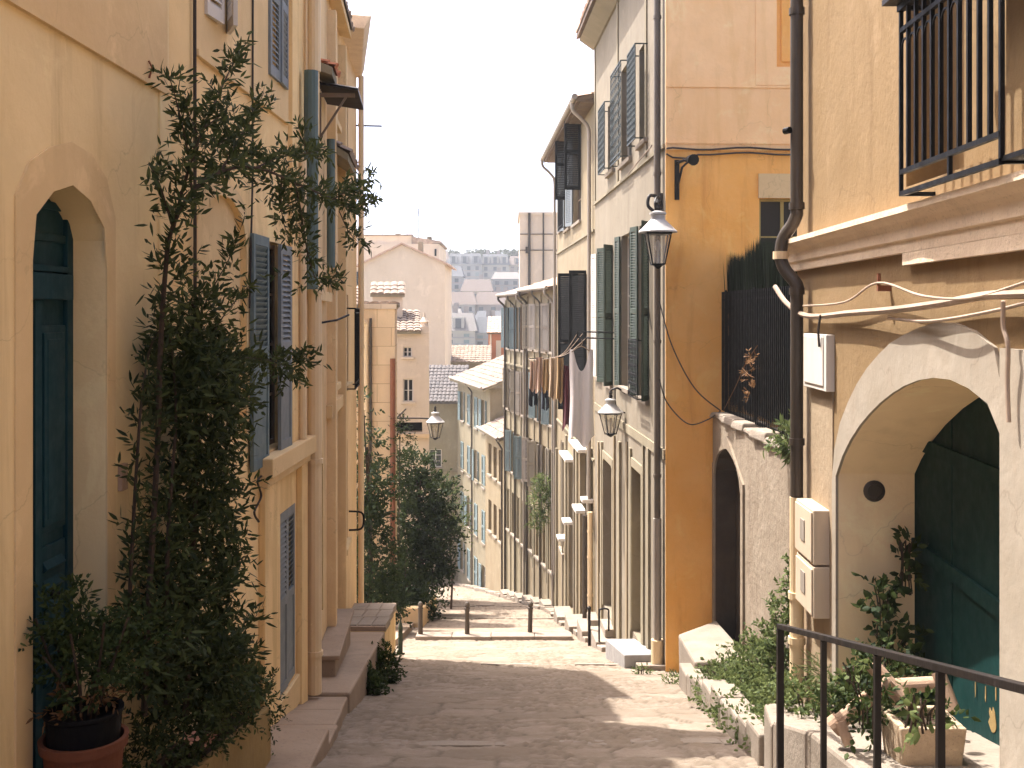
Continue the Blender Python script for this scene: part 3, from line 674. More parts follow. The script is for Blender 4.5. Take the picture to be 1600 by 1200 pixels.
# 3 the narrow weathered house
U2 = lambda Y: FL2.L*(Y-13.2)/10.1
dp = FL2.rect(484, 499, 655, 975); dp['dep'] = .25; arch(dp, .75, 10, .9); wn1 = FL2.rect(486, 494, 180, 330); wn2 = FL2.rect(500, 507, 450, 650); wn1['dep'] = wn2['dep'] = .15
h3 = house('narrow_house', 'narrow weathered house with a pointed doorway below a dark canopy', FL2, U2(13.21), U2(15.9), 7, -5, 6.7, [dp, wn1], M['narrow_house'])
s = MB(FL2); s.box(dp['u0']-.1, dp['u1']+.1, -.32, -.25, dp['z0'], dp['z1']+.1)
for i in range(5): x = dp['u0']+(dp['u1']-dp['u0'])*i/5; s.box(x+.01, x+(dp['u1']-dp['u0'])/5-.01, -.249, -.22, dp['z0'], dp['z1']-.8)
s.build('door', M['wood'], h3)
s = MB(FL2); band(s, [(dp['u0']-.22, dp['z0']), (dp['u0']-.22, dp['z1']-.7), ((dp['u0']+dp['u1'])/2, dp['z1']+.35), (dp['u1']+.22, dp['z1']-.7), (dp['u1']+.22, dp['z0'])], [(dp['u0'], dp['z0'])]+dp['curve']+[(dp['u1'], dp['z0'])], 0, .05); s.build('door_surround', M['surround'], h3)
window(FL2, wn1, h3, M['wood'], .12, 3, 2)
s = MB(FL2); ca, cb = U2(14.55), U2(15.88)         # corrugated canopy on the wall
zt_, zb_ = 4.80, 4.72; n = 40
top = []
for w_, z_ in ((.02, zt_), (.55, zb_)):
    top.append([s.V((ca+(cb-ca)*i/n, w_, z_+.02*math.sin(i*1.57))) for i in range(n+1)])
bot = []
for w_, z_ in ((.02, zt_-.03), (.55, zb_-.03)):
    bot.append([s.V((ca+(cb-ca)*i/n, w_, z_+.02*math.sin(i*1.57))) for i in range(n+1)])
for A, B in ((top[0], top[1]), (bot[0], bot[1]), (top[1], bot[1])):
    for i in range(n): s.f.append([A[i], A[i+1], B[i+1], B[i]]); s.m.append(0)
can = s.build('canopy', M['pipe_dark'], h3, recalc=False)
s = MB(FL2)
for u in (ca+.1,): s.box(u-.03, u+.03, 0, .5, zb_-.1, zb_-.05); s.box(u-.025, u+.025, 0, .05, zb_-.7, zb_-.1); s.obox((u-.02, .05, zb_-.65), (.04, 0, 0), (0, .34, .54), (0, 0, .05))
s.build('canopy_bracket', M['wood'], can)
tile_roof(FL2, U2(14.35), U2(15.1), .22, 4.98, 0, 5.06, M['terracotta'], h3, .2, .2, 'tiled_ledge')
s = MB(FL2); s.box(U2(13.4), U2(13.65), 0, .12, -4.9, 6.6); s.build('pilaster', M['surround'], h3)
s = MB(FL2); s.box(U2(13.25), U2(15.85), 0, .1, FL2.z(495, 470), FL2.z(495, 455)); s.build('string_course', M['surround'], h3)
s = MB(FL2); p = [(U2(13.7), .06, FL2.z(490, 478)), (U2(13.75), .08, FL2.z(490, 520)), (U2(13.6), .1, FL2.z(489, 560))]; s.tube(p, .02, 6); s.tube([(U2(13.72), .07, FL2.z(490, 505)), (U2(14.1), .3, FL2.z(494, 500)), (U2(14.6), .42, FL2.z(499, 492))], .014, 6); s.build('iron_bracket', M['iron'], h3)
pipe(FL2, [(U2(15.6), .1, 4.2), (U2(15.6), .1, FL2.z(510, 420))], .06, M['pipe_green'], h3)
s = MB(FL2); s.box(U2(14.25), U2(15.9), -7, 0, 6.705, 9.3); s.build('shadow_block', M['narrow_house'], h3); s = MB(FL2); s.box(U2(14.2), U2(15.9), -7, .2, 9.305, 9.5); s.build('roof', M['tile'], h3)  # unseen upper block and its roof, added to shape the shadow on the street

# 4 the tiled-eave house and 5 the yellow corner house
d4 = FL2.rect(517, 525, 672, 960); d4['dep'] = .2; w4 = FL2.rect(519, 525, 455, 600); w4b = FL2.rect(518, 526, 70, 190); w4c = FL2.rect(516, 523, 300, 420)
h4 = house('tiled_eave_house', 'left house with bleached tile eaves between canopy house and yellow corner house', FL2, U2(15.91), U2(18.5), 7, -5.8, 6.45, [d4, w4, w4b, w4c], M['tiled_house'])
for h in (w4, w4b, w4c): window(FL2, h, h4, M['wood'], .12, 3, 2, M['surround'])
s = MB(FL2); s.box(d4['u0']-.05, d4['u1']+.05, -.25, -.18, d4['z0'], d4['z1']); s.build('door', M['wood'], h4)
tile_roof(FL2, U2(15.92), U2(18.5), .2, 6.5, -3.5, 7.5, M['tile_pale'], h4, .22, .4, deck=M['surround'])
tile_roof(FL2, U2(16.2), U2(18.3), .3, FL2.z(524, 258), 0, FL2.z(524, 240), M['tile_pale'], h4, .2, .22, 'tiled_ledge')
for px, mt in ((512, 'narrow_house'), (529, 'surround')):
    s = MB(FL2); u = FL2.u(px); s.box(u-.12, u+.12, 0, .13, -5.7, 6.2); s.build('pilaster', M[mt], h4)
s = MB(FL2); s.box(U2(15.95), U2(18.45), 0, .09, FL2.z(522, 640), FL2.z(522, 622)); s.build('string_course', M['surround'], h4)
w5 = FL2.rect(538, 544, 460, 600); w5['dep'] = .15; w5b = FL2.rect(536, 544, 150, 260); w5c = FL2.rect(537, 543, 690, 850)
h5 = house('corner_house', 'yellow house with a flared stone eave where the left row ends', FL2, U2(18.51), U2(23.3), 3.4, -7.2, 6.75, [w5, w5b, w5c], M['yellow_house'])
for h in (w5, w5b, w5c): window(FL2, h, h5, M['wood'], .13, 3, 2, M['surround'])
s = MB(FL2); s.hexa([(U2(18.5),-3.5,6.76),(U2(23.35),-3.5,6.76),(U2(23.35),.1,6.76),(U2(18.5),.42,6.55),(U2(18.5),-3.5,7.0),(U2(23.4),-3.5,7.0),(U2(23.4),.16,6.95),(U2(18.5),.55,6.78)]); s.build('eave', M['cornice'], h5, bevel=.02)
s = MB(FL2); s.box(U2(18.6), U2(23.2), -3.3, -.2, 7.02, 7.35); s.build('roof', M['tile'], h5)
balconette(FL2, w5['u0']-.15, w5['u1']+.15, .2, w5['z0']-.05, w5['z0']+1.4, M['iron'], h5, 7, scroll=False)
pipe(FL2, [(U2(22.9), .12, 6.7), (U2(22.9), .12, -5.0)], .06, M['pipe_cream'], h5, collars=[(U2(22.9), .12, z) for z in (4, 1, -2)])
s = MB(FL2); s.tube(spline([(U2(20.6), .02, FL2.z(545, 795)), (U2(20.6), .25, FL2.z(545, 797)), (U2(20.6), .3, FL2.z(545, 808)), (U2(20.6), .25, FL2.z(545, 822)), (U2(20.6), .02, FL2.z(545, 824))], 4), .02, 6); s.build('grab_rail', M['iron'], h5)
aer = MB(); p = PT(552, 196, 23.1); q = PT(597, 197, 23.1); aer.tube([p, q], .018, 6)
for i in range(9): c = p.lerp(q, .2+.09*i); aer.tube([c-Vector((0, .22, 0)), c+Vector((0, .22, 0))], .006, 5)
aer.tube([PT(552, 190, 23.1), PT(552, 236, 23.1)], .02, 6)
single('antenna', aer, M['rail'], 'thin metal aerial arm sticking out from the yellow corner house against the sky', 'antenna')

# ------------------------------------------------------------------ left pavement, ramp and terrace
def edgeL(y): return {7: -1.72, 10.3: -1.74, 13.3: -1.98, 19: -2.22, 22.5: -2.42}.get(y) or lerp([(7, -1.72), (10.3, -1.74), (13.3, -1.98), (19, -2.22), (22.5, -2.42)], y)
wallx = lambda y: (-2.79+.022*y if y < 13.2 else -2.5-.0822*(y-13.2))-.1
mb = MB()
def slab(y0, y1, z0, z1, zb=None, n=4, jag=.03):
    for i in range(n):
        a, b = y0+(y1-y0)*i/n, y0+(y1-y0)*(i+1)/n; za, zc = z0+(z1-z0)*i/n, z0+(z1-z0)*(i+1)/n; j = random.uniform(-jag, jag)
        mb.hexa([(wallx(a), a+.003, G(b)-.4), (edgeL(a)+j, a+.003, G(b)-.4), (edgeL(b)+j, b-.003, G(b)-.4), (wallx(b), b-.003, G(b)-.4),
                 (wallx(a), a+.003, za), (edgeL(a)+j, a+.003, za), (edgeL(b)+j, b-.003, zc), (wallx(b), b-.003, zc)])
slab(4.0, 8.0, -1.1, -1.85, n=4); slab(8.0, 10.3, -2.12, -2.22, n=2); slab(10.3, 13.3, -2.36, -2.98, n=3)
struct('left_pavement', mb, M['slab'], bevel=.02)
mb = MB(); slab(13.3, 19, -2.93, -3.85, n=1, jag=0); struct('ramp', mb, M['slab'], bevel=.03)
mb = MB(); slab(19.0, 22.6, -3.78, -4.33, n=1, jag=0); o = mb.build('terrace_block', [M['shutter_house']]); tag(o, 'raised ochre masonry block with slab top at the far end of the left ramp', 'terrace')
mb = MB(); mb.hexa([(wallx(19.02), 19.0, -3.85), (edgeL(19)+.015, 19.0, -3.85), (edgeL(22.6)+.015, 22.62, -4.4), (wallx(22.6), 22.62, -4.4), (wallx(19.02), 19.0, -3.765), (edgeL(19)+.015, 19.0, -3.765), (edgeL(22.6)+.015, 22.62, -4.315), (wallx(22.6), 22.62, -4.315)]); mb.build('lid', M['slab'], o, bevel=.01)
mb = MB()
for i in range(3):
    for j in range(3):
        a, b = 19.1+i*1.12, 19.1+i*1.12+1.05; x0 = wallx(a)+.12+(edgeL(a)-wallx(a)-.1)*j/3; x1 = x0+(edgeL(a)-wallx(a)-.1)/3-.015
        za = -3.78-(a-19)*.1528; zb = -3.78-(b-19)*.1528
        mb.hexa([(x0,a,za-.1),(x1,a,za-.1),(x1-.03,b,zb-.1),(x0-.03,b,zb-.1),(x0,a,za+.035),(x1,a,za+.035),(x1-.03,b,zb+.035),(x0-.03,b,zb+.035)])
p = mb.build('paving_slab', M['kerb'], o, bevel=.01)
mb = MB(FL2); u0, u1 = U2(14.4), U2(17.4); z0 = -2.93-.1614*1.1
mb.hexa([(u0,0,z0-1),(u1,0,z0-1.3),(u1,.26,z0-1.3),(u0,.26,z0-1),(u0,0,z0+.22),(u1,0,z0+.02),(u1,.26,z0+.02),(u0,.26,z0+.22)])
mb.hexa([(u0-.05,0,z0+.225),(u1,0,z0+.025),(u1,.32,z0+.025),(u0-.05,.32,z0+.225),(u0-.05,0,z0+.29),(u1,0,z0+.09),(u1,.32,z0+.09),(u0-.05,.32,z0+.29)])
single('doorstep', mb, M['slab'], 'long grey stone step against the left wall beside the ramp', 'step', bevel=.015)

# ------------------------------------------------------------------ right near house
FR = Frame((2.4, 0), (2.62, 10.0)); vR = lambda Y: FR.L*Y/10.0
pxa = [(1310, 740), (1318, 718), (1330, 692), (1348, 664), (1370, 638), (1392, 619), (1415, 604), (1440, 594), (1465, 590), (1490, 593), (1512, 602), (1535, 617), (1555, 636), (1570, 655)]
cvr = sorted([(FR.u(x), FR.z(x, y)) for x, y in pxa])
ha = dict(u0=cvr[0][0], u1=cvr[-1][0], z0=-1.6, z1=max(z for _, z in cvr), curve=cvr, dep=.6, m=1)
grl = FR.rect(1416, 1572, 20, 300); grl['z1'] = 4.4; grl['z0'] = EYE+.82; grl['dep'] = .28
r1 = house('arched_house', 'orange ochre house with a wide white arch over a dark green door, right foreground', FR, vR(-2.5), vR(10.0), 1.3, -3.2, 7.2, [ha, grl], [M['arch_house'], M['arch_reveal_lifted']])
s = MB(FR); s.box(vR(-2.5), vR(9.0), -9, -1.31, -3, 7.2); s.build('rear_wing', M['arch_house'], r1)
s = MB(FR); s.box(grl['u0']-.1, grl['u1']+.1, -.34, -.28, grl['z0']-.1, grl['z1']+.1); s.build('blind_window', M['arch_house'], r1)
s = MB(FR); zc = EYE+.66                        # moulded cornice
prof = [(0, -.27), (.05, -.27), (.055, -.20), (.075, -.19), (.08, -.12), (.10, -.085), (.135, -.06), (.15, -.045), (.165, -.04), (.165, 0), (0, .03)]
u0, u1 = vR(-2.4), vR(10.06); nseg = 60
for i in range(nseg):
    a, b = u0+(u1-u0)*i/nseg, u0+(u1-u0)*(i+1)/nseg; ja, jb = .012*mnoise.noise((a*5, 1, 2)), .012*mnoise.noise((b*5, 1, 2))
    for (w0, z0), (w1, z1) in zip(prof, prof[1:]):
        s.poly([(a, w0+ja*(w0 > .1), zc+z0), (b, w0+jb*(w0 > .1), zc+z0), (b, w1+jb*(w1 > .1), zc+z1), (a, w1+ja*(w1 > .1), zc+z1)])
for e in (u0, u1): s.poly([(e, w, zc+z) for w, z in prof])
s.box(*sorted((FR.u(1422), FR.u(1650))), 0, .05, zc-.35, zc-.272)
s.build('cornice', M['cornice'], r1, recalc=False)
# render band round the arch
s = MB(FR)
oc = sorted([(FR.u(x), FR.z(x, y)) for x, y in ((1304, 740), (1308, 700), (1318, 655), (1338, 608), (1365, 566), (1400, 532), (1440, 512), (1475, 502), (1510, 506), (1535, 522), (1556, 540), (1572, 556))])
oc = [(oc[0][0], -2.6)]+oc+[(oc[-1][0], -3.0)]
band(s, oc, [(cvr[0][0], -2.6)]+cvr+[(cvr[-1][0], -3.0)], 0, .022); s.build('arch_surround', M['arch_white'], r1)
s = MB(FR); s.box(FR.u(1600)-1.2, FR.u(1571), 0, .03, -3, FR.z(1585, 545)); s.build('pilaster', M['arch_white'], r1)
s = MB(FR); s.box(FR.u(1303), FR.u(1256), 0, .012, -3, FR.z(1280, 600)); s.build('pale_panel', M['arch_house_pale'], r1)
# plank door set deep in the arch
s = MB(FR); a, b = ha['u0']-.3, ha['u1']+.3; n = 7
s.box(a, b, -.69, -.64, -2, ha['z1']+.2)
for i in range(n):
    x0, x1 = a+(b-a)*i/n, a+(b-a)*(i+1)/n; s.box(x0+.004, x1-.004, -.639, -.612+.006*(i % 2), -2, ha['z1']+.15)
s.box((a+b)/2-.3, (a+b)/2-.24, -.611, -.585, -2, ha['z1']+.1)
dr = s.build('door', M['green_door'], r1, bevel=.004)
s = MB(FR); s.obox((a, -.604, -.35), (b-a, 0, .18), (0, .03, 0), (0, 0, .11)); s.obox((a, -.604, .55), (b-a, 0, .1), (0, .03, 0), (0, 0, .1)); s.build('batten', M['green_door'], dr)
s = MB(FR); s.box(FR.u(1432)-.03, FR.u(1432)+.02, -.60, -.54, FR.z(1430, 772), FR.z(1430, 745)); s.build('hinge', M['iron'], dr)
# peeling patches low on the door
for (px, py, w, h) in [(1556, 1150, .13, .17), (1532, 1172, .12, .1), (1540, 1098, .018, .12), (1524, 1090, .012, .14), (1556, 1096, .015, .12)]:
    u, z = FR.u(px, -.6), FR.z(px, py, -.6)
    q = [(u+w*(.5+.5*math.cos(t))*random.uniform(.7, 1.1), z+h*(.5+.5*math.sin(t))*random.uniform(.75, 1.1)) for t in np.linspace(0, 6.28, 15)[:-1]]
    pp = MB(FR); pp.prism(q, -.605, -.6015); pp.build('bare_patch', M['trough'], dr)
# window cage
gr = MB(FR); g0, g1, wz = FR.u(1565, .2), FR.u(1408, .2), .2; zb, zt = EYE+.72, EYE+1.84; r = .014
for z in (zb, zb+.13, zt-.14): gr.box(g0, g1, wz-r, wz+r, z-r, z+r)
gr.box(g0-.02, g1+.02, wz-.02, wz+.02, zt-.02, zt+.02)
for u in (g0, g1):
    for z in (zb, zt): gr.box(u-r, u+r, 0, wz-r, z-r*.9, z+r*.9)
n = 11
for i in range(n+1):
    u = g0+(g1-g0)*i/n; gr.box(u-.011, u+.011, wz-.011, wz+.011, zb+(r if i in (0, n, n//2) else .13+r), zt-.02)
    if i < n:
        c = u+(g1-g0)/n/2; q = (g1-g0)/n/2; gr.tube([(c+q*math.cos(t), wz, zt-.3+q*1.6*math.sin(t)) for t in np.linspace(0, math.pi, 8)], .007, 4)
gr.box(g0-.3, g0, .02, wz+.0, zb+.0, zb+.025)
cg = gr.build('window_grille', M['iron'], r1)
s = MB(FR); s.hexa([(g0-.05,0,zt+.025),(g1+.05,0,zt+.025),(g1+.05,wz+.1,zt+.025),(g0-.05,wz+.1,zt+.025),(g0-.05,0,zt+.16),(g1+.05,0,zt+.16),(g1+.05,wz+.1,zt+.06),(g0-.05,wz+.1,zt+.06)]); s.build('grille_hood', M['rail'], cg)
# the tall downpipe with its double bend
ud = FR.u(1245, .1); U_ = lambda px: FR.u(px, .1); Zp = lambda y: FR.z(1245, y, .1)
pipe(FR, [(ud, .1, 7.1), (ud, .1, Zp(330))]+spline([(ud, .1, Zp(335)), (ud+.03, .13, Zp(350)), (ud+.09, .2, Zp(372)), (ud+.1, .22, Zp(400))], 4)+spline([(ud+.1, .22, Zp(402)), (ud+.07, .19, Zp(420)), (ud, .1, Zp(445)), (ud, .1, Zp(460))], 4)+[(ud, .1, Zp(776))], .056, M['pipe_dark'], r1, n=16, collars=[(ud, .1, Zp(18)), (ud, .1, Zp(322)), (ud, .1, Zp(690)), (ud, .1, Zp(455))])
o = pipe(FR, [(ud, .1, Zp(777)), (ud, .1, Zp(1075))], .062, M['pipe_cream'], r1, n=16, collars=[(ud, .1, Zp(930)), (ud, .1, Zp(1000))]); o['label'] = 'cream lower end of the downpipe'
s = MB(FR); s.tube([(ud+.1, .22, Zp(392)), (ud+.1, .22, Zp(404))], .068, 14); s.build('pipe_joint', M['pipe_cream'], r1)
s = MB(FR); s.box(vR(-2.5), vR(9.6), -8.9, .12, 7.205, 7.4); s.build('roof', M['tile'], r1)
# fittings on the near house
mlab = ['cream meter box above its twin beside the white arch', 'cream meter box below its twin beside the white arch']
for k, (y0, y1) in enumerate(((782, 866), (866, 945))):
    uu0, uu1 = FR.u(1269, .15)-.01*k, FR.u(1242, .15)-.02*k; z0, z1 = FR.z(1256, y1, .1), FR.z(1256, y0, .1)
    t = thing('meter_box', mlab[k], 'meter box', FR.p((uu0+uu1)/2, .08, z0), 'meter boxes beside the arch')
    s = MB(FR); s.box(uu0, uu1, 0, .14, z0+.015, z1); s.build('case', M['meter'], t, bevel=.008)
    s = MB(FR); s.box(uu0+.02, uu1-.02, .1405, .155, z0+.035, z1-.02); dd = s.build('lid', M['meter'], t, bevel=.006)
    s = MB(FR); c = (uu0+uu1)/2; s.box(c-.07, c+.07, .1555, .163, z0+.16, z0+.34); s.build('dial_window', M['pipe_grey'], dd, bevel=.004)
jb = FR.rect(1268, 1306, 522, 608); s = MB(FR); s.box(jb['u0']+.03, jb['u1'], 0, .07, jb['z0'], jb['z1']); s.box(jb['u0']+.1, jb['u1']-.04, .0705, .08, jb['z0']+.04, jb['z1']-.02)
t = thing('junction_box', 'white cable junction box under the bundled wires', 'junction box', FR.p(jb['u0'], .05, jb['z0'])); s.build('case', M['white_paint'], t, bevel=.006)
s = MB(FR); s.tube(spline([(jb['u0']+.16, .09, jb['z1']-.1), (jb['u0']+.15, .1, jb['z1']+.04), (jb['u0']+.12, .09, jb['z1']+.16)], 5), .01, 6); s.build('lead', M['cable_dark'], t)
s = MB(); c = Vector(FR.p(ha['u1'], -.28, EYE+(490-768)/1700*8.6))+Vector((FR.d.x, FR.d.y, 0))*-.0
fd = Vector((FR.d.x, FR.d.y, 0)); ring = [(.085, 0), (.085, .014), (.06, .022), (.055, .012)]
for (ra, da), (rb, db) in zip(ring, ring[1:]+[(.0005, .012)]):
    for k in range(20):
        t0, t1 = 2*math.pi*k/20, 2*math.pi*(k+1)/20; ow = Vector((FR.o.x, FR.o.y, 0))
        P = lambda r_, d_, t_: tuple(c-fd*d_+ow*(r_*math.cos(t_))+Vector((0, 0, r_*math.sin(t_))))
        s.poly([P(ra, da, t0), P(ra, da, t1), P(rb, db, t1), P(rb, db, t0)])
single('round_vent', s, M['pipe_dark'], 'round dark vent cover on the arch reveal', 'vent')
# cable bundle
def cab(pts, r, m='cable', w=.07): s = MB(FR); s.tube(spline([(FR.u(x, w), w+dw, FR.z(x, y, w)) for x, y, dw in pts], 6), r, 7); return s
s = MB(FR); s.tube([(FR.u(1236, .16), .17, FR.z(1236, 203, .16)), (FR.u(1236, .16)+.06, .2, FR.z(1236, 203, .16))], .03, 10); s.build('pipe_lug', M['iron'], r1)
single('cable_bundle', cab([(1228, 448, .1), (1240, 474, .06), (1262, 494, 0), (1330, 489, 0), (1400, 484, .02), (1470, 474, 0), (1530, 463, 0), (1580, 460, 0), (1660, 458, 0)], .024), M['cable'], 'thick pale bundle of wires crossing the wall above the arch', 'cable', 'wires over the arch')
single('thin_wire', cab([(1255, 478, 0), (1320, 472, 0), (1376, 442, .02), (1440, 462, 0), (1520, 466, .02), (1600, 442, 0), (1660, 420, 0)], .009), M['cable'], 'thin wire peaking at the small hook above the arch', 'wire', 'wires over the arch')
single('thin_wire', cab([(1388, 497, 0), (1440, 502, 0), (1500, 497, .03), (1560, 484, 0), (1600, 474, 0), (1660, 460, 0)], .010), M['cable'], 'thin pale wire sagging below the bundle above the arch', 'wire', 'wires over the arch')
single('thin_wire', cab([(1577, 470, .03), (1574, 510, .02), (1578, 540, .01), (1574, 600, 0), (1576, 660, 0)], .012), M['cable'], 'wire dropping from the bundle down the right pilaster of the arch', 'wire', 'wires over the arch')
s = MB(FR); u, z = FR.u(1380, .05), FR.z(1380, 455, .05); s.box(u-.016, u+.016, 0, .09, z-.0, z+.04); s.tube([(u, .08, z), (u, .08, z+.12)], .013, 6); single('wire_hook', s, M['rust'], 'small rusty hook holding a wire above the arch', 'hook')

# ------------------------------------------------------------------ right terrace, steps, railing
def wr(y): return 2.4+.022*y
mb = MB()
seg = [(3.0, 2.02, -.30), (6.0, 2.04, -.92), (7.5, 2.05, -1.18), (8.7, 2.08, -1.55)]
for (a, xa, za), (b, xb, zb) in zip(seg, seg[1:]):
    mb.hexa([(xa, a+.003, G(b)-.5), (wr(a)+.75, a+.003, G(b)-.5), (wr(b)+.75, b-.003, G(b)-.5), (xb, b-.003, G(b)-.5), (xa, a+.003, za), (wr(a)+.75, a+.003, za), (wr(b)+.75, b-.003, zb), (xb, b-.003, zb)])
mb.hexa([(2.07,8.705,-2.9),(2.6,8.705,-2.9),(2.6,9.5,-2.9),(2.2,9.5,-2.9),(2.07,8.705,-1.58),(2.7,8.705,-1.58),(2.7,9.5,-1.7),(2.2,9.5,-1.7)])
struct('doorway_terrace', mb, M['kerb'], bevel=.03)
mb = MB(); mb.hexa([(2.32,9.51,-3.2),(3.6,9.51,-3.2),(3.6,16.0,-4.4),(2.72,16.0,-4.4),(2.32,9.51,-2.2),(3.6,9.51,-2.0),(3.6,16.0,-3.7),(2.72,16.0,-3.9)])
struct('planting_bank', mb, M['earth'])
mb = MB(); y = 9.7
while y < 15.6:
    w = random.uniform(.5, .9); x = 2.3+.05*(y-9.7); z = G(y)+.32+random.uniform(-.04, .05)
    mb.hexa([(x-.1,y+.01,z-1),(x+.2,y+.01,z-1),(x+.24,y+w,z-1.2),(x-.07,y+w,z-1.2),(x-.1,y+.01,z),(x+.2,y+.01,z),(x+.24,y+w,z-.1),(x-.07,y+w,z-.1)]); y += w
struct('bank_kerb', mb, M['kerb'], bevel=.03)
mb = MB(); mb.hexa([(2.68,16.0,-4.6),(3.55,16.0,-4.6),(3.55,18.9,-5.2),(2.78,18.0,-5.2),(2.68,16.0,-3.42),(3.55,16.0,-3.42),(3.55,18.9,-3.62),(2.75,18.0,-3.6)])
single('stone_block', mb, M['kerb'], 'massive pale stone block at the foot of the garden wall', 'stone block', bevel=.04)
rl = thing('handrail', 'dark iron handrail descending along the right foreground steps', 'handrail', (1.9, 5.5, G(5.5)))
ry = [(7.72, 1.903), (6.6, 1.89), (5.6, 1.88), (4.75, 1.87), (3.9, 1.865), (3.0, 1.86)]; ztop = lambda y: -.52+(7.72-y)*.228
for i, (y, x) in enumerate(ry):
    s = MB(); r = .022 if i == 0 else .016; s.box(x-r, x+r, y-r, y+r, G(y)-.1, ztop(y)-.022); s.build('post', M['rail'], rl)
s = MB(); (ya, xa), (yb, xb) = ry[0], ry[-1]
s.hexa([(xa-.022,ya+.022,ztop(ya)-.022),(xa+.022,ya+.022,ztop(ya)-.022),(xb+.022,yb,ztop(yb)-.022),(xb-.022,yb,ztop(yb)-.022),(xa-.022,ya+.022,ztop(ya)+.014),(xa+.022,ya+.022,ztop(ya)+.014),(xb+.022,yb,ztop(yb)+.014),(xb-.022,yb,ztop(yb)+.014)])
s.build('top_rail', M['rail'], rl, bevel=.004)

# ------------------------------------------------------------------ garden wall, fence
FG = Frame((3.62, 10.02), (3.54, 19.18), (0, 14))
gd = FG.rect(1118, 1160, 702, 1000); gd['z0'] = -4.2; gd['dep'] = .35; arch(gd, .5, 12, .3)
ztop_ = EYE-1.78
gd['m'] = 1; s = MB(FG); wall_mesh(s, FG, 0, FG.L, -5.4, ztop_, [gd])
s.poly([(0,0,ztop_),(FG.L,0,ztop_),(FG.L,-.45,ztop_),(0,-.45,ztop_)]); s.poly([(0,-.45,-5.4),(FG.L,-.45,-5.4),(FG.L,-.45,ztop_),(0,-.45,ztop_)]); s.poly([(0,0,-5.4),(0,-.45,-5.4),(0,-.45,ztop_),(0,0,ztop_)])
gw = thing('garden_wall', 'stained grey rendered wall with a blackened arched doorway beside the orange house', 'wall', FG.p(4.5, -.2, -5.4)); s.build('wall', [M['garden'], M['soot']], gw, recalc=False)
s = MB(FG); s.box(gd['u0']-.1, gd['u1']+.1, -.42, -.36, gd['z0'], gd['z1']+.1); s.build('door', M['soot'], gw)
s = MB(FG); band(s, [(gd['u0']-.16, -5), (gd['u0']-.16, gd['z1']-.4), ((gd['u0']+gd['u1'])/2, gd['z1']+.22), (gd['u1']+.14, gd['z1']-.4), (gd['u1']+.14, -5)], [(gd['u0'], -5)]+gd['curve']+[(gd['u1'], -5)], 0, .035); s.build('door_surround', M['garden'], gw)
s = MB(FG); u = 0.3
while u < FG.L-.15:
    w = random.uniform(.45, .95); h = random.uniform(.04, .13) if u > 1 else .05; e = min(u+w, FG.L-.02)
    s.hexa([(u+.01,-.4,ztop_-.02),(e,-.4,ztop_-.02),(e,.05+random.uniform(-.03,.04),ztop_-.04),(u+.01,.05,ztop_-.04),(u+.03,-.4,ztop_+h),(e-.02,-.4,ztop_+h*.9),(e-.03,.04,ztop_+h*.8),(u+.02,.03,ztop_+h)]); u = e
s.build('coping', M['kerb'], gw, bevel=.03)
FF = Frame((3.86, 10.5), (3.72, 19.12), (0, 14)); zf = ztop_+.08; zr = EYE+.36
fn = thing('iron_fence', 'black iron railing on top of the garden wall', 'fence', FF.p(4, 0, zf))
s = MB(FF)
for z in (zf+.02, zr-.12, zr): s.box(0, FF.L, -.015, .015, z-.018, z+.018)
n = 78
for i in range(n+1): u = FF.L*i/n; s.box(u-.011, u+.011, .016, .034, zf, zr+.02)
s.build('bars', M['iron'], fn)
s = MB(FF)
for u in np.linspace(.02, FF.L-.02, 5): s.box(u-.03, u+.03, -.05, -.016, zf-.1, zr+.05)
s.build('post', M['iron'], fn)
n = 7500; uu = rng.random(n)*FF.L; P = np.array([FF.p(u, -.09-.12*random.random(), zf+random.random()*.25) for u in uu])
hgt = (zr-zf)+.60+.16*rng.random(n)*1+.1*np.sin(uu*2.2)
leaf_o = leaf_mesh('reed_screen', P, np.stack([rng.normal(size=n)*.02, rng.normal(size=n)*.02, np.ones(n)], 1), hgt-(P[:, 2]-zf), np.full(n, .03), M['reed'], cup=.05, droop=0)
tag(leaf_o, 'dark brushwood reed screen rising behind the black iron fence', 'screen')

# ------------------------------------------------------------------ right row beyond the garden
B0, B1, B2, B3, B4, B5 = (2.71, 19.2), (2.25, 29.5), (1.71, 41.4), (-.3, 52), (-1.4, 57.3), (-3.35, 67)
F2 = Frame(B0, B1, (-5, 24)); F3 = Frame(B1, B2, (-5, 35)); F4 = Frame(B2, B3, (-5, 45)); F5 = Frame(B3, B4, (-6, 52)); F6 = Frame((-1.15, 57.4), B5, (-8, 58))
# the corner house: beige street side, orange end wall
up_ = [F2.rect(a, b, c, d) for a, b, c, d in ((999, 1011, 70, 222), (971, 987, 100, 252), (950, 960, 160, 268))]
md_ = [F2.rect(a, b, c, d) for a, b, c, d in ((999, 1013, 350, 622), (971, 985, 366, 606), (948, 957, 385, 600), (934, 940, 395, 590))]
gd1 = F2.rect(989, 1004, 735, 1000); gd2 = F2.rect(944, 958, 722, 960); gd3 = F2.rect(933, 938, 700, 900)
for h in up_+md_: h['dep'] = .2
gd1['dep'] = .3; gd2['dep'] = .25
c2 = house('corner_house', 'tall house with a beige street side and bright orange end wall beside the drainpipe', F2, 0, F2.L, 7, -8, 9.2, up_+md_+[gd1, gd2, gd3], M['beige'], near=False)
for h in up_: window(F2, h, c2, M['white_paint'], .14, 4, 2, M['kerb']); balconette(F2, h['u0']-.05, h['u1']+.05, .24, h['z0'], h['z1']-.1, M['iron_green'], c2, 8)
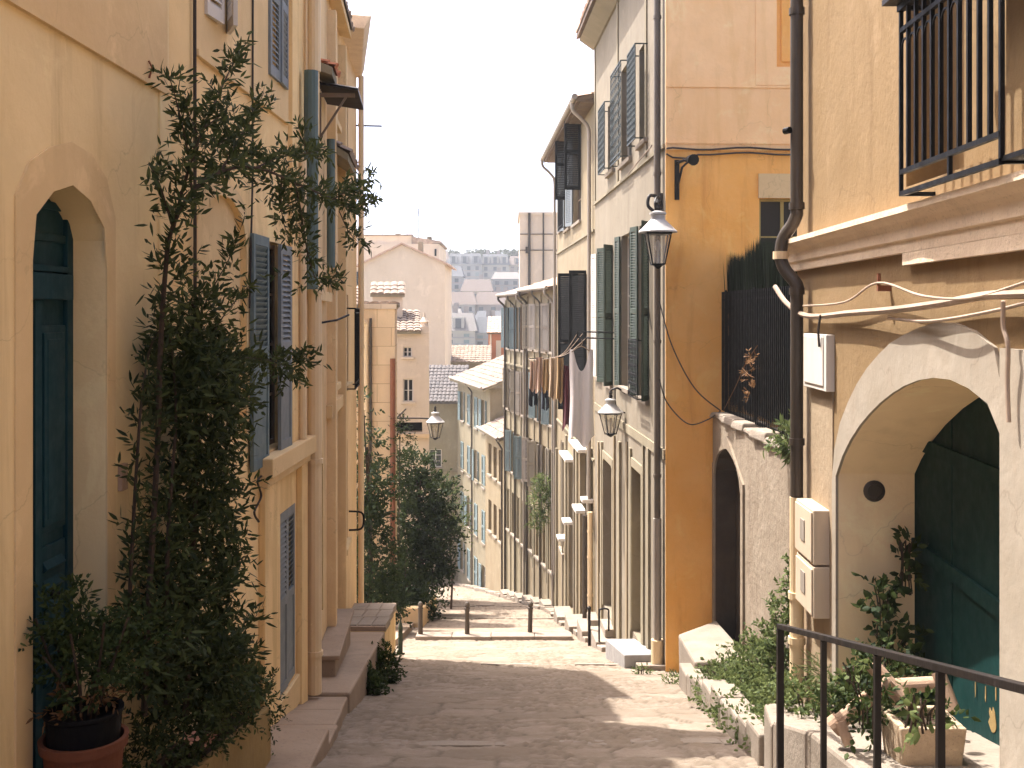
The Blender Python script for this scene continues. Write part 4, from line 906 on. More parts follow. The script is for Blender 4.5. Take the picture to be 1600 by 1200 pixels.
for i, h in enumerate(md_):
    window(F2, h, c2, M['white_paint'], .14, 5, 2, M['kerb'])
    if i < 3:
        wd = (h['u1']-h['u0'])/2+.08
        shutter(F2, h['u1'], .02, h['z0'], h['z1'], .36, R((14, 9, 26)[i]), M['green'], c2); shutter(F2, h['u0'], .02, h['z0'], h['z1'], .36, R((152, 171, 140)[i]), M['green'], c2)
    else:
        shutter(F2, h['u1'], .02, h['z0'], h['z1'], .5, R(8), M['white_paint'], c2)
h = md_[0]; balconette(F2, h['u0']-.02, h['u1']+.02, .22, h['z0']+.02, h['z0']+1.15, M['iron'], c2, 6)
s = MB(F2); s.box(gd1['u0']-.05, gd1['u1']+.05, -.36, -.3, gd1['z0'], gd1['z1']+.1); s.build('door', M['olive'], c2)
s = MB(F2); s.box(gd2['u0']-.05, gd2['u1']+.05, -.32, -.25, gd2['z0'], gd2['z1']+.1); s.box((gd2['u0']+gd2['u1'])/2-.03, (gd2['u0']+gd2['u1'])/2+.03, -.25, -.22, gd2['z0'], gd2['z1']); s.build('door', M['black'], c2)
window(F2, gd3, c2, M['wood'], .16, 4, 2)
for h in (gd1, gd2):
    s = MB(F2); band(s, [(h['u0']-.16, h['z0']), (h['u0']-.16, h['z1']+.18), (h['u1']+.16, h['z1']+.18), (h['u1']+.16, h['z0'])], [(h['u0'], h['z0']), (h['u0'], h['z1']), (h['u1'], h['z1']), (h['u1'], h['z0'])], 0, .04); s.build('door_surround', M['grey_cream'], c2)
zz = F2.z(1000, 258)
for za, zb, w_ in ((zz-.07, zz, .05), (F2.z(1000, 690), F2.z(1000, 676), .035)):
    s = MB(F2); s.box(.02, F2.L-.02, 0, w_, za, zb); s.build('string_course', M['grey_cream'], c2)
s = MB(F2)
for px in (1010.5, 966, 930.5): u = F2.u(px); s.box(u-.09, u+.09, 0, .03, zz+.001, 9.0)
s.build('pilaster', M['grey_cream'], c2)
tile_roof(F2, -.1, F2.L+.1, .5, 9.28, -3.5, 10.3, M['tile'], c2, .22, .4)
s = MB(F2); s.hexa([(-.08,-.1,8.86),(F2.L+.08,-.1,8.86),(F2.L+.08,.05,8.86),(-.08,.05,8.86),(-.08,-.1,9.12),(F2.L+.08,-.1,9.12),(F2.L+.08,.42,9.12),(-.08,.42,9.12)]); s.build('eave', M['grey_cream'], c2)
# orange end wall, facing up the street
FO = Frame((2.71, 19.196), (10.2, 19.5), (3, 0)); zmid = FO.z(1100, 235)
ow = FO.rect(1186, 1262, 310, 460); ow['z0'] = zmid-2.2; ou = FO.rect(1213, 1262, -90, 105); ow['dep'] = .16; ou['dep'] = .22
s = MB(FO); wall_mesh(s, FO, 0, FO.L, -6.9, zmid, [ow], w=.02); s.poly([(0,.02,-6.9),(0,0,-6.9),(0,0,zmid),(0,.02,zmid)]); ew = s.build('end_wall', M['orange'], c2, recalc=False)
s = MB(FO); wall_mesh(s, FO, 0, FO.L, zmid, 9.19, [ou], w=.03); s.poly([(0,.03,zmid),(FO.L,.03,zmid),(FO.L,.0,zmid),(0,0,zmid)]); s.poly([(0,.03,zmid),(0,0,zmid),(0,0,9.19),(0,.03,9.19)]); s.build('upper_end_wall', M['peach'], c2, recalc=False)
for y in (134, 222): z = FO.z(1100, y); s = MB(FO); s.box(-.01, FO.L, .03, .05, z-.035, z); s.build('string_course', M['peach'], c2)
window(FO, ow, c2, M['olive'], .1, 2, 2, None, .02); s = MB(FO); s.box(ou['u0']-.05, ou['u1']+.05, -.16, -.12, ou['z0']-.05, ou['z1']); s.box(ou['u0']+.12, ou['u1'], -.119, -.10, ou['z0']+.12, ou['z1']); s.build('shutter_panel', M['orange'], c2)
s = MB(FO); s.box(ow['u0']-.02, ow['u1']+.3, .02, .06, ow['z1'], FO.z(1220, 272)); s.build('lintel', M['surround'], c2)
s = MB(FO); s.box(FO.u(1180), FO.u(1212), .03, .042, FO.z(1195, 134)+.002, 9.1); s.box(FO.u(1212), FO.u(1270), .03, .042, FO.z(1195, 134)+.002, ou['z0']-.01); s.build('window_surround', M['peach'], c2)
s = MB(FO)
for dz in (0, -.09): s.tube([(.0, .06, FO.z(1040, 233)+dz)]+[(FO.u(x), .06, FO.z(x, 233)+dz+.02*math.sin(x*.05)-(.08 if x < 1080 and dz else 0)) for x in range(1050, 1300, 20)], .016, 6)
s.build('facade_cable', M['cable_dark'], c2)
# bracket with a small flood lamp
t = thing('wall_bracket', 'small iron bracket with a dark spotlight high on the orange end wall', 'bracket', FO.p(FO.u(1058), .05, FO.z(1058, 290)))
s = MB(FO); u = FO.u(1057); z = FO.z(1057, 255); s.box(u-.04, u+.04, .021, .06, z-.65, z+.05); s.tube([(u, .06, z), (u+.1, .25, z+.02), (u+.2, .35, z)], .03, 8); s.tube([(u, .06, z-.45), (u+.06, .2, z-.1), (u+.14, .3, z-.02)], .022, 8); s.build('arm', M['rail'], t)
s = MB(FO); s.tube([(u+.18, .3, z+.03), (u+.2, .5, z-.01)], [.07, .1], 12); s.build('spotlight', M['iron'], t)
# downpipe at the corner
pu = F2.u(1027, .1)
pipe(F2, [(pu, .1, 9.0), (pu, .1, F2.z(1027, 800))], .06, M['pipe_brown'], c2, collars=[(pu, .1, z) for z in (7, 4.2, 1.2, -1.2)])
o = pipe(F2, [(pu, .1, F2.z(1027, 801)), (pu, .1, F2.z(1027, 1000))], .075, M['pipe_grey'], c2); o = pipe(F2, [(pu, .1, F2.z(1027, 985)), (pu, .1, F2.z(1027, 1052))], .11, M['pipe_cream'], c2, name='pipe_shoe')
s = MB(F2); s.tube(spline([(pu, .2, F2.z(1027, 235)), (F2.u(1010), .06, F2.z(1010, 243)), (F2.u(985), .05, F2.z(985, 272))], 6), .016, 6); s.build('facade_cable', M['cable'], c2)

# the house with the moulded gutter
H3 = EYE+5.85
def cols(F, spec): return [F.rect(*q) for q in spec]
u3 = cols(F3, [(896, 908, 190, 348), (883, 891, 210, 358)]); m3 = cols(F3, [(904, 917, 430, 650), (884, 893, 440, 640)]); g3 = cols(F3, [(906, 917, 705, 980), (888, 896, 720, 960)]); l3 = cols(F3, [(876, 881, 470, 620), (876, 881, 690, 860), (874, 879, 240, 360)])
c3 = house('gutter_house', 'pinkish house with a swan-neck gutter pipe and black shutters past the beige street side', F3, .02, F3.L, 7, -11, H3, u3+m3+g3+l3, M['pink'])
for h in u3+m3+l3: window(F3, h, c3, M['wood'], .14, 4, 2, M['kerb'])
for h in u3: shutter(F3, h['u0'], .02, h['z0']+.9, h['z1'], .5, R(95), M['black'], c3); shutter(F3, h['u1'], .02, h['z0'], h['z1'], .5, R(20), M['blue_pale'], c3)
balconette(F3, u3[1]['u0'], u3[1]['u1'], .25, u3[1]['z0'], u3[1]['z0']+1.2, M['black'], c3, 14, scroll=False)
h = m3[0]; shutter(F3, h['u0'], .02, h['z0']+.1, h['z1']+.1, .5, R(88), M['black'], c3, lab='black louvred shutter swung out square to the wall'); shutter(F3, h['u1'], .02, h['z0']+.1, h['z1']+.1, .62, R(86), M['black'], c3)
h = m3[1]; shutter(F3, h['u0'], .02, h['z0'], h['z1'], .5, R(170), M['pipe_grey'], c3); shutter(F3, h['u1'], .02, h['z0'], h['z1'], .5, R(10), M['pipe_grey'], c3)
for h in g3:
    s = MB(F3); s.box(h['u0']-.05, h['u1']+.05, -.25, -.18, h['z0'], h['z1']+.05); s.build('door', M['black'], c3)
    s = MB(F3); s.box(h['u0']-.3, h['u1']+.3, 0, .3, h['z1']+.1, h['z1']+.2); s.build('door_hood', M['white_paint'], c3, bevel=.02)
simple_roof(F3, 0, F3.L, 7, H3, .9, .5, M['tile'], c3)
s = MB(F3); s.box(.02, F3.L-.02, 0, .38, H3-.12, H3-.02); s.build('eave', M['wood'], c3)
gutter(F3, -.1, F3.L+.2, .56, H3+.02, c3, .08)
for u in (.5, F3.L-.1): pipe(F3, spline([(u, .56, H3), (u, .55, H3-.25), (u, .3, H3-.5), (u, .12, H3-.75), (u, .1, H3-1.2)], 5)+[(u, .1, H3-4), (u, .1, -8.2)], .055, M['pipe_grey'], c3, n=10)
for zz in (F3.z(895, 380), F3.z(895, 680)): s = MB(F3); s.box(.05, F3.L-.05, 0, .05, zz-.06, zz); s.build('string_course', M['grey_cream'], c3)

for F_, root, lst in ((F2, c2, ((1015, 'grey_cream', .10, .05), (1006.5, 'grey_cream', .07, .04), (987, 'grey_cream', .08, .05), (980, 'pink', .10, .03), (970, 'grey_cream', .12, .06), (961.5, 'pink', .07, .05), (942, 'grey_cream', .1, .06), (936, 'pink', .1, .04))), (F3, c3, ((925, 'grey_cream', .12, .07), (919.5, 'beige', .10, .05), (903, 'grey_cream', .12, .06), (898, 'beige', .1, .05), (886, 'grey_cream', .14, .07), (880, 'beige', .12, .05), (871, 'grey_cream', .2, .08)))):
    for px, mt, hw_, w_ in lst:
        u = F_.u(px); s = MB(F_); s.box(max(u-hw_, .02), min(u+hw_, F_.L-.02), 0, w_, -9.6 if F_ is F2 else -12, F_.z(px, random.choice((680, 700, 690)))); s.build('pilaster', M[mt], root)
u = F3.u(911, .3); pipe(F3, [(u, .25, F3.z(911, 800, .25)), (u, .25, F3.z(911, 992, .25))], .07, M['pipe_dark'], c3, name='downpipe')
u = F3.u(922, .12); pipe(F3, [(u, .12, F3.z(922, 800, .12)), (u, .12, F3.z(922, 980, .12))], .07, M['pipe_cream'], c3, name='downpipe', collars=[(u, .12, F3.z(922, y, .12)) for y in (830, 870, 930, 965)])
for px, y, wd in ((912, 792, .55), (925, 778, .3), (893, 812, .4), (884, 838, .4)):
    u = F3.u(px); z = F3.z(px, y); s = MB(F3); s.box(u-wd, u+wd, 0, .3, z-.1, z); s.build('ledge', M['white_paint'], c3, bevel=.015)
# the long buff house and the low houses further down
def row(F, n, floors, wdt, zt0, zstep, hgt, dep=.16, u0=.6, u1=None):
    u1 = u1 or F.L-.6; out = []
    for f in range(floors):
        for i in range(n):
            c = u0+(u1-u0)*(i+.5)/n; z = zt0-zstep*f; out.append(dict(u0=c-wdt/2, u1=c+wdt/2, z0=z-hgt, z1=z, dep=dep, f=f, i=i))
    return out
H4 = EYE+.95
for q, (ua, ub, n4, mt, nm, lab, dz) in enumerate(((.02, 5.6, 4, 'pink', 'weathered_house', 'weathered pinkish house behind the washing, nearer half of the rounded gutter roof', .0), (5.61, F4.L, 4, 'buff', 'buff_house', 'buff house at the far half of the rounded gutter roof beside the low house', -.12))):
    W4 = row(F4, n4, 4, .78, H4-.55+dz, 2.85, 1.9, .18, ua+.15, ub-.15)
    c4 = house(nm, lab, F4, ua, ub, 7, -14.5, H4+dz, W4, M[mt])
    for h in W4:
        window(F4, h, c4, M['wood'], .14, 4, 2, M['kerb'])
        k = (h['i']*2+h['f']*3+q) % 4; mm = M[('pipe_grey', 'wood', 'beige', 'far_blue')[k]]
        if h['f'] < 3:
            for a_, th in (('u0', R(150+20*random.random())), ('u1', R(8+45*random.random()*(k != 1)))): shutter(F4, h[a_], .02, h['z0'], h['z1'], .38, th, mm, c4, n=14)
        else:
            s = MB(F4); s.box(h['u0']-.14, h['u0']-.002, 0, .06, h['z0']-.6, h['z1']+.12); s.build('jamb', M['grey_cream'], c4)
    for i in range(n4+1):
        u = ua+.12+(ub-ua-.24)*i/n4; s = MB(F4); s.box(u-.07, u+.07, 0, .05, -14, H4-.2+dz); s.build('pilaster', M['grey_cream'] if i % 2 else M[mt], c4)
    simple_roof(F4, ua, ub, 7, H4+dz, 1.0, .35, M['tile'], c4); gutter(F4, ua-.05, ub+.05, .42, H4+.04+dz, c4)
    for u, r_, mm in ((ua+.28, .05, 'pipe_grey'), (ub-.3, .05, 'pipe_dark'), ((ua+ub)/2-.18, .035, 'pipe_dark')): pipe(F4, spline([(u, .42, H4+dz), (u, .4, H4-.2+dz), (u, .12, H4-.5+dz), (u, .1, H4-.9+dz)], 4)+[(u, .1, -12)], r_, M[mm], c4, n=8)
    zz = H4-3.25; s = MB(F4); s.box(ua+.03, ub-.03, 0, .07, zz-.07, zz); s.build('string_course', M['grey_cream'], c4)
for k in range(6):
    u = .4+k*1.75; y_ = F4.p(u, 0, 0)[1]; s = MB(F4); z = G(y_); s.box(u, u+.85, 0, .42, z-1, z+.24); single('doorstep', s, M['kerb'], '%s pale step down along the fronts below the washing' % ['first', 'second', 'third', 'fourth', 'fifth', 'sixth'][k], 'step', 'door steps along the lower right fronts', bevel=.02)
H5 = EYE-6.0
W5 = row(F5, 3, 2, .85, H5-.7, 2.9, 1.6)
c5 = house('low_house', 'low house with a bleached tile roof between the buff and the blue-shuttered houses', F5, .02, F5.L, 7, -15.6, H5, W5, M['pink'])
for h in W5: window(F5, h, c5, M['wood'], .13, 3, 2, M['kerb'])
simple_roof(F5, 0, F5.L, 7, H5, 1.5, .35, M['tile_pale'], c5); gutter(F5, -.1, F5.L+.1, .42, H5+.04, c5)
pipe(F5, [(.4, .42, H5), (.4, .12, H5-.5), (.4, .1, -14.3)], .05, M['pipe_dark'], c5, n=8)
H6 = EYE-3.95
W6 = row(F6, 4, 4, .85, H6-.75, 3.0, 1.75)
c6 = house('blue_shuttered_house', 'four storey grey cream house with faded blue shutters at the end of the street', F6, .02, F6.L, 8, -17, H6, W6, M['grey_cream'])
for h in W6:
    window(F6, h, c6, M['white_paint'], .1, 3, 2, M['kerb'])
    w_ = (h['u1']-h['u0'])/2
    shut = (h['i']+h['f']*2) % 3 != 0
    shutter(F6, h['u0'], .01, h['z0'], h['z1'], w_-.005, 0.0 if shut else R(172), M['far_blue'], c6, n=16); shutter(F6, h['u1'], .05, h['z0'], h['z1'], w_-.005, math.pi if shut else R(8), M['far_blue'], c6, n=16)
simple_roof(F6, -.2, F6.L+.2, 8, H6, 1.6, .45, M['tile_pale'], c6); gutter(F6, -.1, F6.L+.1, .5, H6+.03, c6)
pipe(F6, [(4.6, .5, H6), (4.6, .12, H6-.5), (4.6, .1, -15.5)], .05, M['pipe_dark'], c6, n=8)
s = MB(F6); s.box(.05, F6.L-.05, 0, .05, H6-5.45, H6-5.35); s.build('string_course', M['grey_cream'], c6)

# ------------------------------------------------------------------ end of the street and the left side beyond the trees
FE = Frame((-10, 67.3), (-2.9, 67.2), (-5, 0)); HE = EYE-5.45
WE = [FE.rect(671, 690, 702, 730), FE.rect(671, 690, 765, 800), FE.rect(640, 655, 702, 730)]
ce = house('end_house', 'plain beige house closing off the bottom of the street under a dark tile roof', FE, 0, FE.L, 8, -17, HE, WE, M['buff'])
for h in WE: window(FE, h, ce, M['white_paint'], .12, 3, 2, M['kerb'])
simple_roof(FE, 0, FE.L, 8, HE, 1.9, .25, M['slate'], ce)
s = MB(FE); s.box(.02, FE.L-.02, 0, .06, FE.z(690, 735)-.08, FE.z(690, 735)); s.build('string_course', M['grey_cream'], ce)
# stone-block house
FS = Frame((-9.5, 35.6), (-3.88, 36), (-4, 0)); HS = EYE+.15
cs = house('stone_block_house', 'house of big honey limestone blocks behind the trees, with cream downpipe', FS, 0, FS.L, 2.2, -10.5, HS, [], M['ashlar'])
tile_roof(FS, -.1, FS.L-1.2, .35, HS+.12, -2.15, HS+.75, M['tile_pale'], cs, .26, .42)
s = MB(FS); s.box(FS.L-1.25, FS.L+.05, -2.25, .04, HS+.005, HS+.16); s.build('parapet', M['ashlar_pale'], cs)
tile_roof(FS, FS.L-1.2, FS.L+.1, -.3, HS-.02+.2, -2.15, HS+.2, M['tile_pale'], cs, .26, .42)
gutter(FS, 0, FS.L-1.3, .4, HS+.02, cs)
ux = FS.u(572, .12); pipe(FS, spline([(ux-.35, .4, HS), (ux-.3, .3, HS-.2), (ux, .14, HS-.5), (ux, .12, HS-.8)], 4)+[(ux, .12, -9)], .07, M['pipe_cream'], cs)
ux = FS.u(579, .12); pipe(FS, [(ux, .1, HS-.3), (ux, .1, -9)], .045, M['pipe_dark'], cs)
ux = FS.u(618, .1); pipe(FS, [(FS.L-.06, .12, FS.z(615, 560)), (FS.L-.06, .12, -9.6)], .09, M['rust'], cs, collars=[(FS.L-.06, .12, z) for z in (-2, -5, -8)])
# cream house with small windows and tall chimney
FC = Frame((-9.5, 45.4), (-3.5, 46), (-4, 0)); HC = EYE-.85
WC = [FC.rect(630, 644, 542, 558), FC.rect(630, 646, 592, 628)]; WC2 = FC.rect(618, 660, 660, 676); WC2['dep'] = .8
cc = house('cream_house', 'cream house with two small windows and bleached roof behind the stone-block house', FC, 0, FC.L, 4, -13, HC, WC+[WC2], M['cream'])
for h in WC: window(FC, h, cc, M['white_paint'], .1, 2, 2, M['cream'])
s = MB(FC); s.box(WC2['u0']-.1, WC2['u1']+.1, -.9, -.8, WC2['z0']-.1, WC2['z1']+.1); s.build('opening_back', M['black'], cc)
tile_roof(FC, -.1, FC.L-.35, .2, HC+.12, -3.5, HC+1.0, M['tile_pale'], cc, .28, .42)
s = MB(FC); s.box(FC.L-.35, FC.L, -3.6, 0, HC+.005, HC+.3); s.lathe((FC.L-.2, -.3, HC+.3), [(.18, 0), (.15, .15), (.2, .2), (.05, .4), (.03, .6)], 10); s.build('parapet', M['cream'], cc)
s = MB(FC); p = FC.u(580), FC.u(629); s.box(p[0], p[1], -3.2, -2.0, HC, FC.z(605, 462)); ch = s.build('chimney', M['cream'], cc)
tile_roof(FC, p[0]-.1, p[1]+.1, -1.85, FC.z(605, 458), -3.3, FC.z(605, 438), M['tile_pale'], ch, .26, .4, 'chimney_cap')
s = MB(FC); zl = FC.z(640, 678); s.box(FC.u(610), FC.L, 0, .15, zl-.15, zl); s.build('string_course', M['ashlar'], cc)
# big blank gable behind
s = MB(); Yg = 80; xl, xr = (566-800)/1700*Yg, (695-800)/1700*Yg; zg = lambda y: EYE+(490-y)/1700*Yg
gb = thing('gable_house', 'big cream house with a blank gable wall rising behind the rooftops', 'house', ((xl+xr)/2, 84, -20))
s.hexa([(xl,Yg,-20),(xr,Yg,-20),(xr,Yg+9,-20),(xl,Yg+9,-20),(xl,Yg,zg(412)),(xr,Yg,zg(412)),(xr,Yg+9,zg(412)),(xl,Yg+9,zg(412))])
xm = (628-800)/1700*Yg; s.hexa([(xl,Yg,zg(412)+.002),(xr,Yg,zg(412)+.002),(xr,Yg+9,zg(412)+.002),(xl,Yg+9,zg(412)+.002),(xm-.05,Yg,zg(383)),(xm+.05,Yg,zg(383)),(xm+.05,Yg+9,zg(383)),(xm-.05,Yg+9,zg(383))]); s.build('wall', M['cream'], gb)
s = MB()
for a, za, b, zb in ((xl-.4, zg(417), xm, zg(382)), (xm, zg(382), xr+.4, zg(416))):
    s.hexa([(a,Yg-.25,za),(b,Yg-.25,zb),(b,Yg+9.2,zb),(a,Yg+9.2,za),(a,Yg-.25,za+.14),(b,Yg-.25,zb+.14),(b,Yg+9.2,zb+.14),(a,Yg+9.2,za+.14)])
s.build('roof', M['tile'], gb)
s = MB(); s.hexa([(xl-7,Yg+.8,-20),(xl-.01,Yg+.8,-20),(xl-.01,Yg+8,-20),(xl-7,Yg+8,-20),(xl-7,Yg+.8,zg(416)),(xl-.01,Yg+.8,zg(416)),(xl-.01,Yg+8,zg(416)),(xl-7,Yg+8,zg(416))]); s.build('side_wing', M['cream'], gb)
Fg = Frame((xl-7, Yg+.8), (xl, Yg+.8), (-10, 0)); hh = dict(u0=Fg.u(553.5), u1=Fg.u(564.5), z0=zg(445), z1=zg(424))
s = MB(Fg); s.box(hh['u0'], hh['u1'], .01, .05, hh['z0'], hh['z1']); wv = s.build('window', M['glass'], gb); 
for k in (0, .55): 
    s = MB(Fg); s.box(hh['u0']+.02+k*.5, hh['u0']+.2+k*.5, .051, .09, hh['z0'], hh['z1']); s.build('shutter', M['far_blue'], gb)
Yh = 96; zh = lambda y: EYE+(490-y)/1700*Yh; X = lambda x, Y: (x-800)/1700*Y
gt = thing('roof_terrace_house', 'pale flat-topped house with rooftop clutter above the blank gable', 'house', (X(600, Yh), Yh+5, -20))
s = MB(); s.box(X(500, Yh), X(686, Yh), Yh, Yh+10, -20, zh(381)); s.box(X(500, Yh), X(640, Yh), Yh+2, Yh+8, zh(381)+.002, zh(366)); s.build('wall', M['cream'], gt)
s = MB(); s.hexa([(X(640,Yh),Yh+1.9,zh(381)+.01),(X(689,Yh),Yh-.3,zh(380)),(X(689,Yh),Yh+10,zh(380)),(X(640,Yh),Yh+10,zh(381)+.01),(X(640,Yh),Yh+1.9,zh(367)),(X(689,Yh),Yh-.3,zh(377)),(X(689,Yh),Yh+10,zh(377)),(X(640,Yh),Yh+10,zh(367))]); s.box(X(497, Yh), X(640, Yh)-.01, Yh+1.8, Yh+8.2, zh(366)+.002, zh(364)); s.build('roof', M['tile_pale'], gt)
for x0, x1, y0 in ((612, 620, 361), (628, 640, 362), (663, 670, 366)):
    s = MB(); s.box(X(x0, Yh), X(x1, Yh), Yh+3, Yh+4, zh(370), zh(y0)); s.build('chimney', M['buff'], gt)
s = MB(); s.box(X(679, Yh), X(682, Yh), Yh-.06, Yh-.01, zh(400), zh(389)); s.build('window', M['glass'], gt)
s = MB()
for k, (xx, hh_) in enumerate(((648, 3.0), (590, 2.2))):
    x_ = X(xx, Yh); zb_ = zh(372); s.tube([(x_, Yh+4, zb_-1), (x_, Yh+4, zb_+hh_)], .04, 6)
    for j in range(6): s.tube([(x_-.35+.02*j, Yh+4, zb_+hh_-.12*j), (x_+.35-.02*j, Yh+4, zb_+hh_-.12*j)], .02, 5)
    s.build('antenna', M['rail'], gt); s = MB()
s = MB(); s.box(X(646, Yg), X(653, Yg), Yg+4, Yg+5, zg(395), zg(372)); s.build('chimney', M['buff'], gb)
# mid-distance houses right of it
def box_house(name, label, x0, x1, Y, d, zb, zt, rise, wm, rm, ov=.3, wins=(), ridge='x', wmt=None, group=None):
    t = thing(name, label, 'house', ((x0+x1)/2, Y+d/2, zb), group)
    s = MB(); s.box(x0, x1, Y, Y+d, zb, zt); s.build('wall', wm, t)
    F = Frame((x0, Y), (x1, Y), ((x0+x1)/2, -100))
    if rise > 0: tile_roof(F, -.1, F.L+.1, ov, zt+.14-ov*rise/(d/2), -d/2, zt+.14+rise, rm, t, .3, .5); s = MB(F); s.hexa([(0,-d/2,zt+.01),(F.L,-d/2,zt+.01),(F.L,-d-ov,zt+.01),(0,-d-ov,zt+.01),(0,-d/2,zt+rise+.13),(F.L,-d/2,zt+rise+.13),(F.L,-d-ov,zt+.12),(0,-d-ov,zt+.12)]); s.build('rear_roof', rm, t)
    else: s = MB(F); s.box(-.1, F.L+.1, -d-.1, .1, zt+.005, zt+.2); s.build('roof', rm, t)
    for (a, b, c, e) in wins:
        s = MB(F); s.box(F.u(a), F.u(b), .005, .06, F.z((a+b)/2, e), F.z((a+b)/2, c)); o = s.build('window', wmt or M['glass'], t)
    return t, F
Z = lambda y, Y: EYE+(490-y)/1700*Y
t, F = box_house('terracotta_house', 'terracotta red house peeking over the bleached roofs at the street end', X(763, 92), X(812, 92), 92, 8, -20, Z(520, 92), 1.2, M['terracotta'], M['tile'], .4, [(775, 783, 532, 562)], wmt=M['cream'])
s = MB(F); s.tube([(.2, .1, -12), (.2, .1, Z(520, 92))], .08, 8); s.build('downpipe', M['cream'], t)
box_house('tile_roofed_house', 'low house with bright bleached tiles left of the terracotta house', X(690, 88), X(765, 88), 88, 7, -20, Z(566, 88), 1.1, M['pink'], M['tile_pale'], .35, [(712, 716, 578, 584), (722, 732, 576, 590)])
# pale block with pipe behind the buff house
Yb = 72; tb, Fb = box_house('rooftop_block', 'pale square block with dark vent pipes rising above the buff house', X(812, Yb), X(905, Yb), Yb, 7, -14, Z(336, Yb), 0, M['cream'], M['cream'])
s = MB(Fb); u1_, u2_ = Fb.u(827, .15), Fb.u(849, .15)
for u, r in ((u1_, .09), (u2_, .055)): s.tube([(u, .15, Z(450, Yb)), (u, .15, Z(333, Yb))], r, 8)
s.tube([(0, .1, Z(366, Yb)), (4, .1, Z(366, Yb))], .03, 6); s.tube([(0, .1, Z(391, Yb)), (4, .1, Z(391, Yb))], .03, 6); s.box(u1_-.25, u1_+.05, .1, .3, Z(396, Yb), Z(386, Yb))
s.build('vent_pipe', M['pipe_dark'], tb)

# ------------------------------------------------------------------ the hillside town across the valley
far_w = [plaster('far_wall_%s' % n, c, tuple(x*.88 for x in c), tuple(x*.7 for x in c), .3, .12, .1, 3) for n, c in (('white', (0.340,0.319,0.289)), ('grey', (0.255,0.255,0.255)), ('rose', (0.289,0.242,0.208)), ('sand', (0.323,0.281,0.225)))]
far_r = [tiles('far_roof_rose', (0.104,0.080,0.067), (0.086,0.063,0.052), (0.119,0.097,0.082)), tiles('far_roof_grey', (0.071,0.074,0.080), (0.056,0.060,0.065), (0.089,0.089,0.097)), tiles('far_roof_pale', (0.134,0.123,0.115), (0.112,0.102,0.093), (0.149,0.138,0.126))]
desc_w = ['white', 'grey', 'rose', 'sand']; desc_r = ['pinkish', 'slate grey', 'pale']
def far_block(px0, px1, pt, pb, Y, rise, wi, ri, floors, label, dorm=0, extra=9):
    x0, x1 = X(px0, Y), X(px1, Y); zt, zb = Z(pt, Y), Z(pb, Y)-extra; d = 12
    t = thing('apartment_building', label, 'building', ((x0+x1)/2, Y+d/2, zb), 'buildings on the far hillside')
    s = MB(); s.box(x0, x1, Y, Y+d, zb, zt); s.box(x0, x1, Y-.25, Y-.01, zt-.5, zt); s.build('wall', far_w[wi], t)
    s = MB(); e = .5; s.hexa([(x0-e,Y-e,zt+.01),(x1+e,Y-e,zt+.01),(x1+e,Y+d+e,zt+.01),(x0-e,Y+d+e,zt+.01),(x0+.5,Y+d*.35,zt+rise),(x1-.5,Y+d*.35,zt+rise),(x1-.5,Y+d*.65,zt+rise),(x0+.5,Y+d*.65,zt+rise)]); rf = s.build('roof', far_r[ri], t)
    n = max(2, int((x1-x0)/2.2)); fh = (zt-Z(pb, Y))/max(1, floors)
    for f in range(floors):
        for i in range(n):
            if rng.random() < .05: continue
            c = x0+(x1-x0)*(i+.5)/n; z = zt-fh*(f+.5)-.2; s = MB(); s.box(c-.52, c+.52, Y-.08, Y-.005, z-min(1.1, fh*.36), z+min(.9, fh*.3)); o = s.build('window', M['far_glass'] if rng.random() < .7 else M['far_blue'], t)
    for f in range(1, floors):
        zz = zt-fh*f; s = MB(); s.box(x0+.1, x1-.1, Y-.2, Y-.004, zz-.12, zz+.12); s.build('floor_band', far_w[(wi+1) % 4], t)
    for k in range(dorm):
        c = x0+(x1-x0)*(k+.5)/dorm; s = MB(); s.box(c-1.1, c+1.1, Y+.2, Y+4, zt+.2, zt+rise*.75); s.prism([(c-1.4, zt+rise*.75), (c+1.4, zt+rise*.75), (c, zt+rise*1.1)], Y+.1, Y+4.2) if False else None; dd = s.build('dormer', far_w[wi], t)
        s = MB(); s.box(c-.55, c+.55, Y+.13, Y+.19, zt+.5, zt+rise*.68); s.build('dormer_window', M['far_glass'], dd)
    for k in range(random.choice((0, 1, 2))):
        c = x0+(x1-x0)*random.uniform(.15, .85); s = MB(); s.box(c-.5, c+.5, Y+d*.45, Y+d*.55, zt+.2, zt+rise+1.3); s.build('chimney', far_w[2], rf)
    return t
M['far_glass'] = NT('distant_glass').done((.05,.058,.068), .3, None, 0, .4)
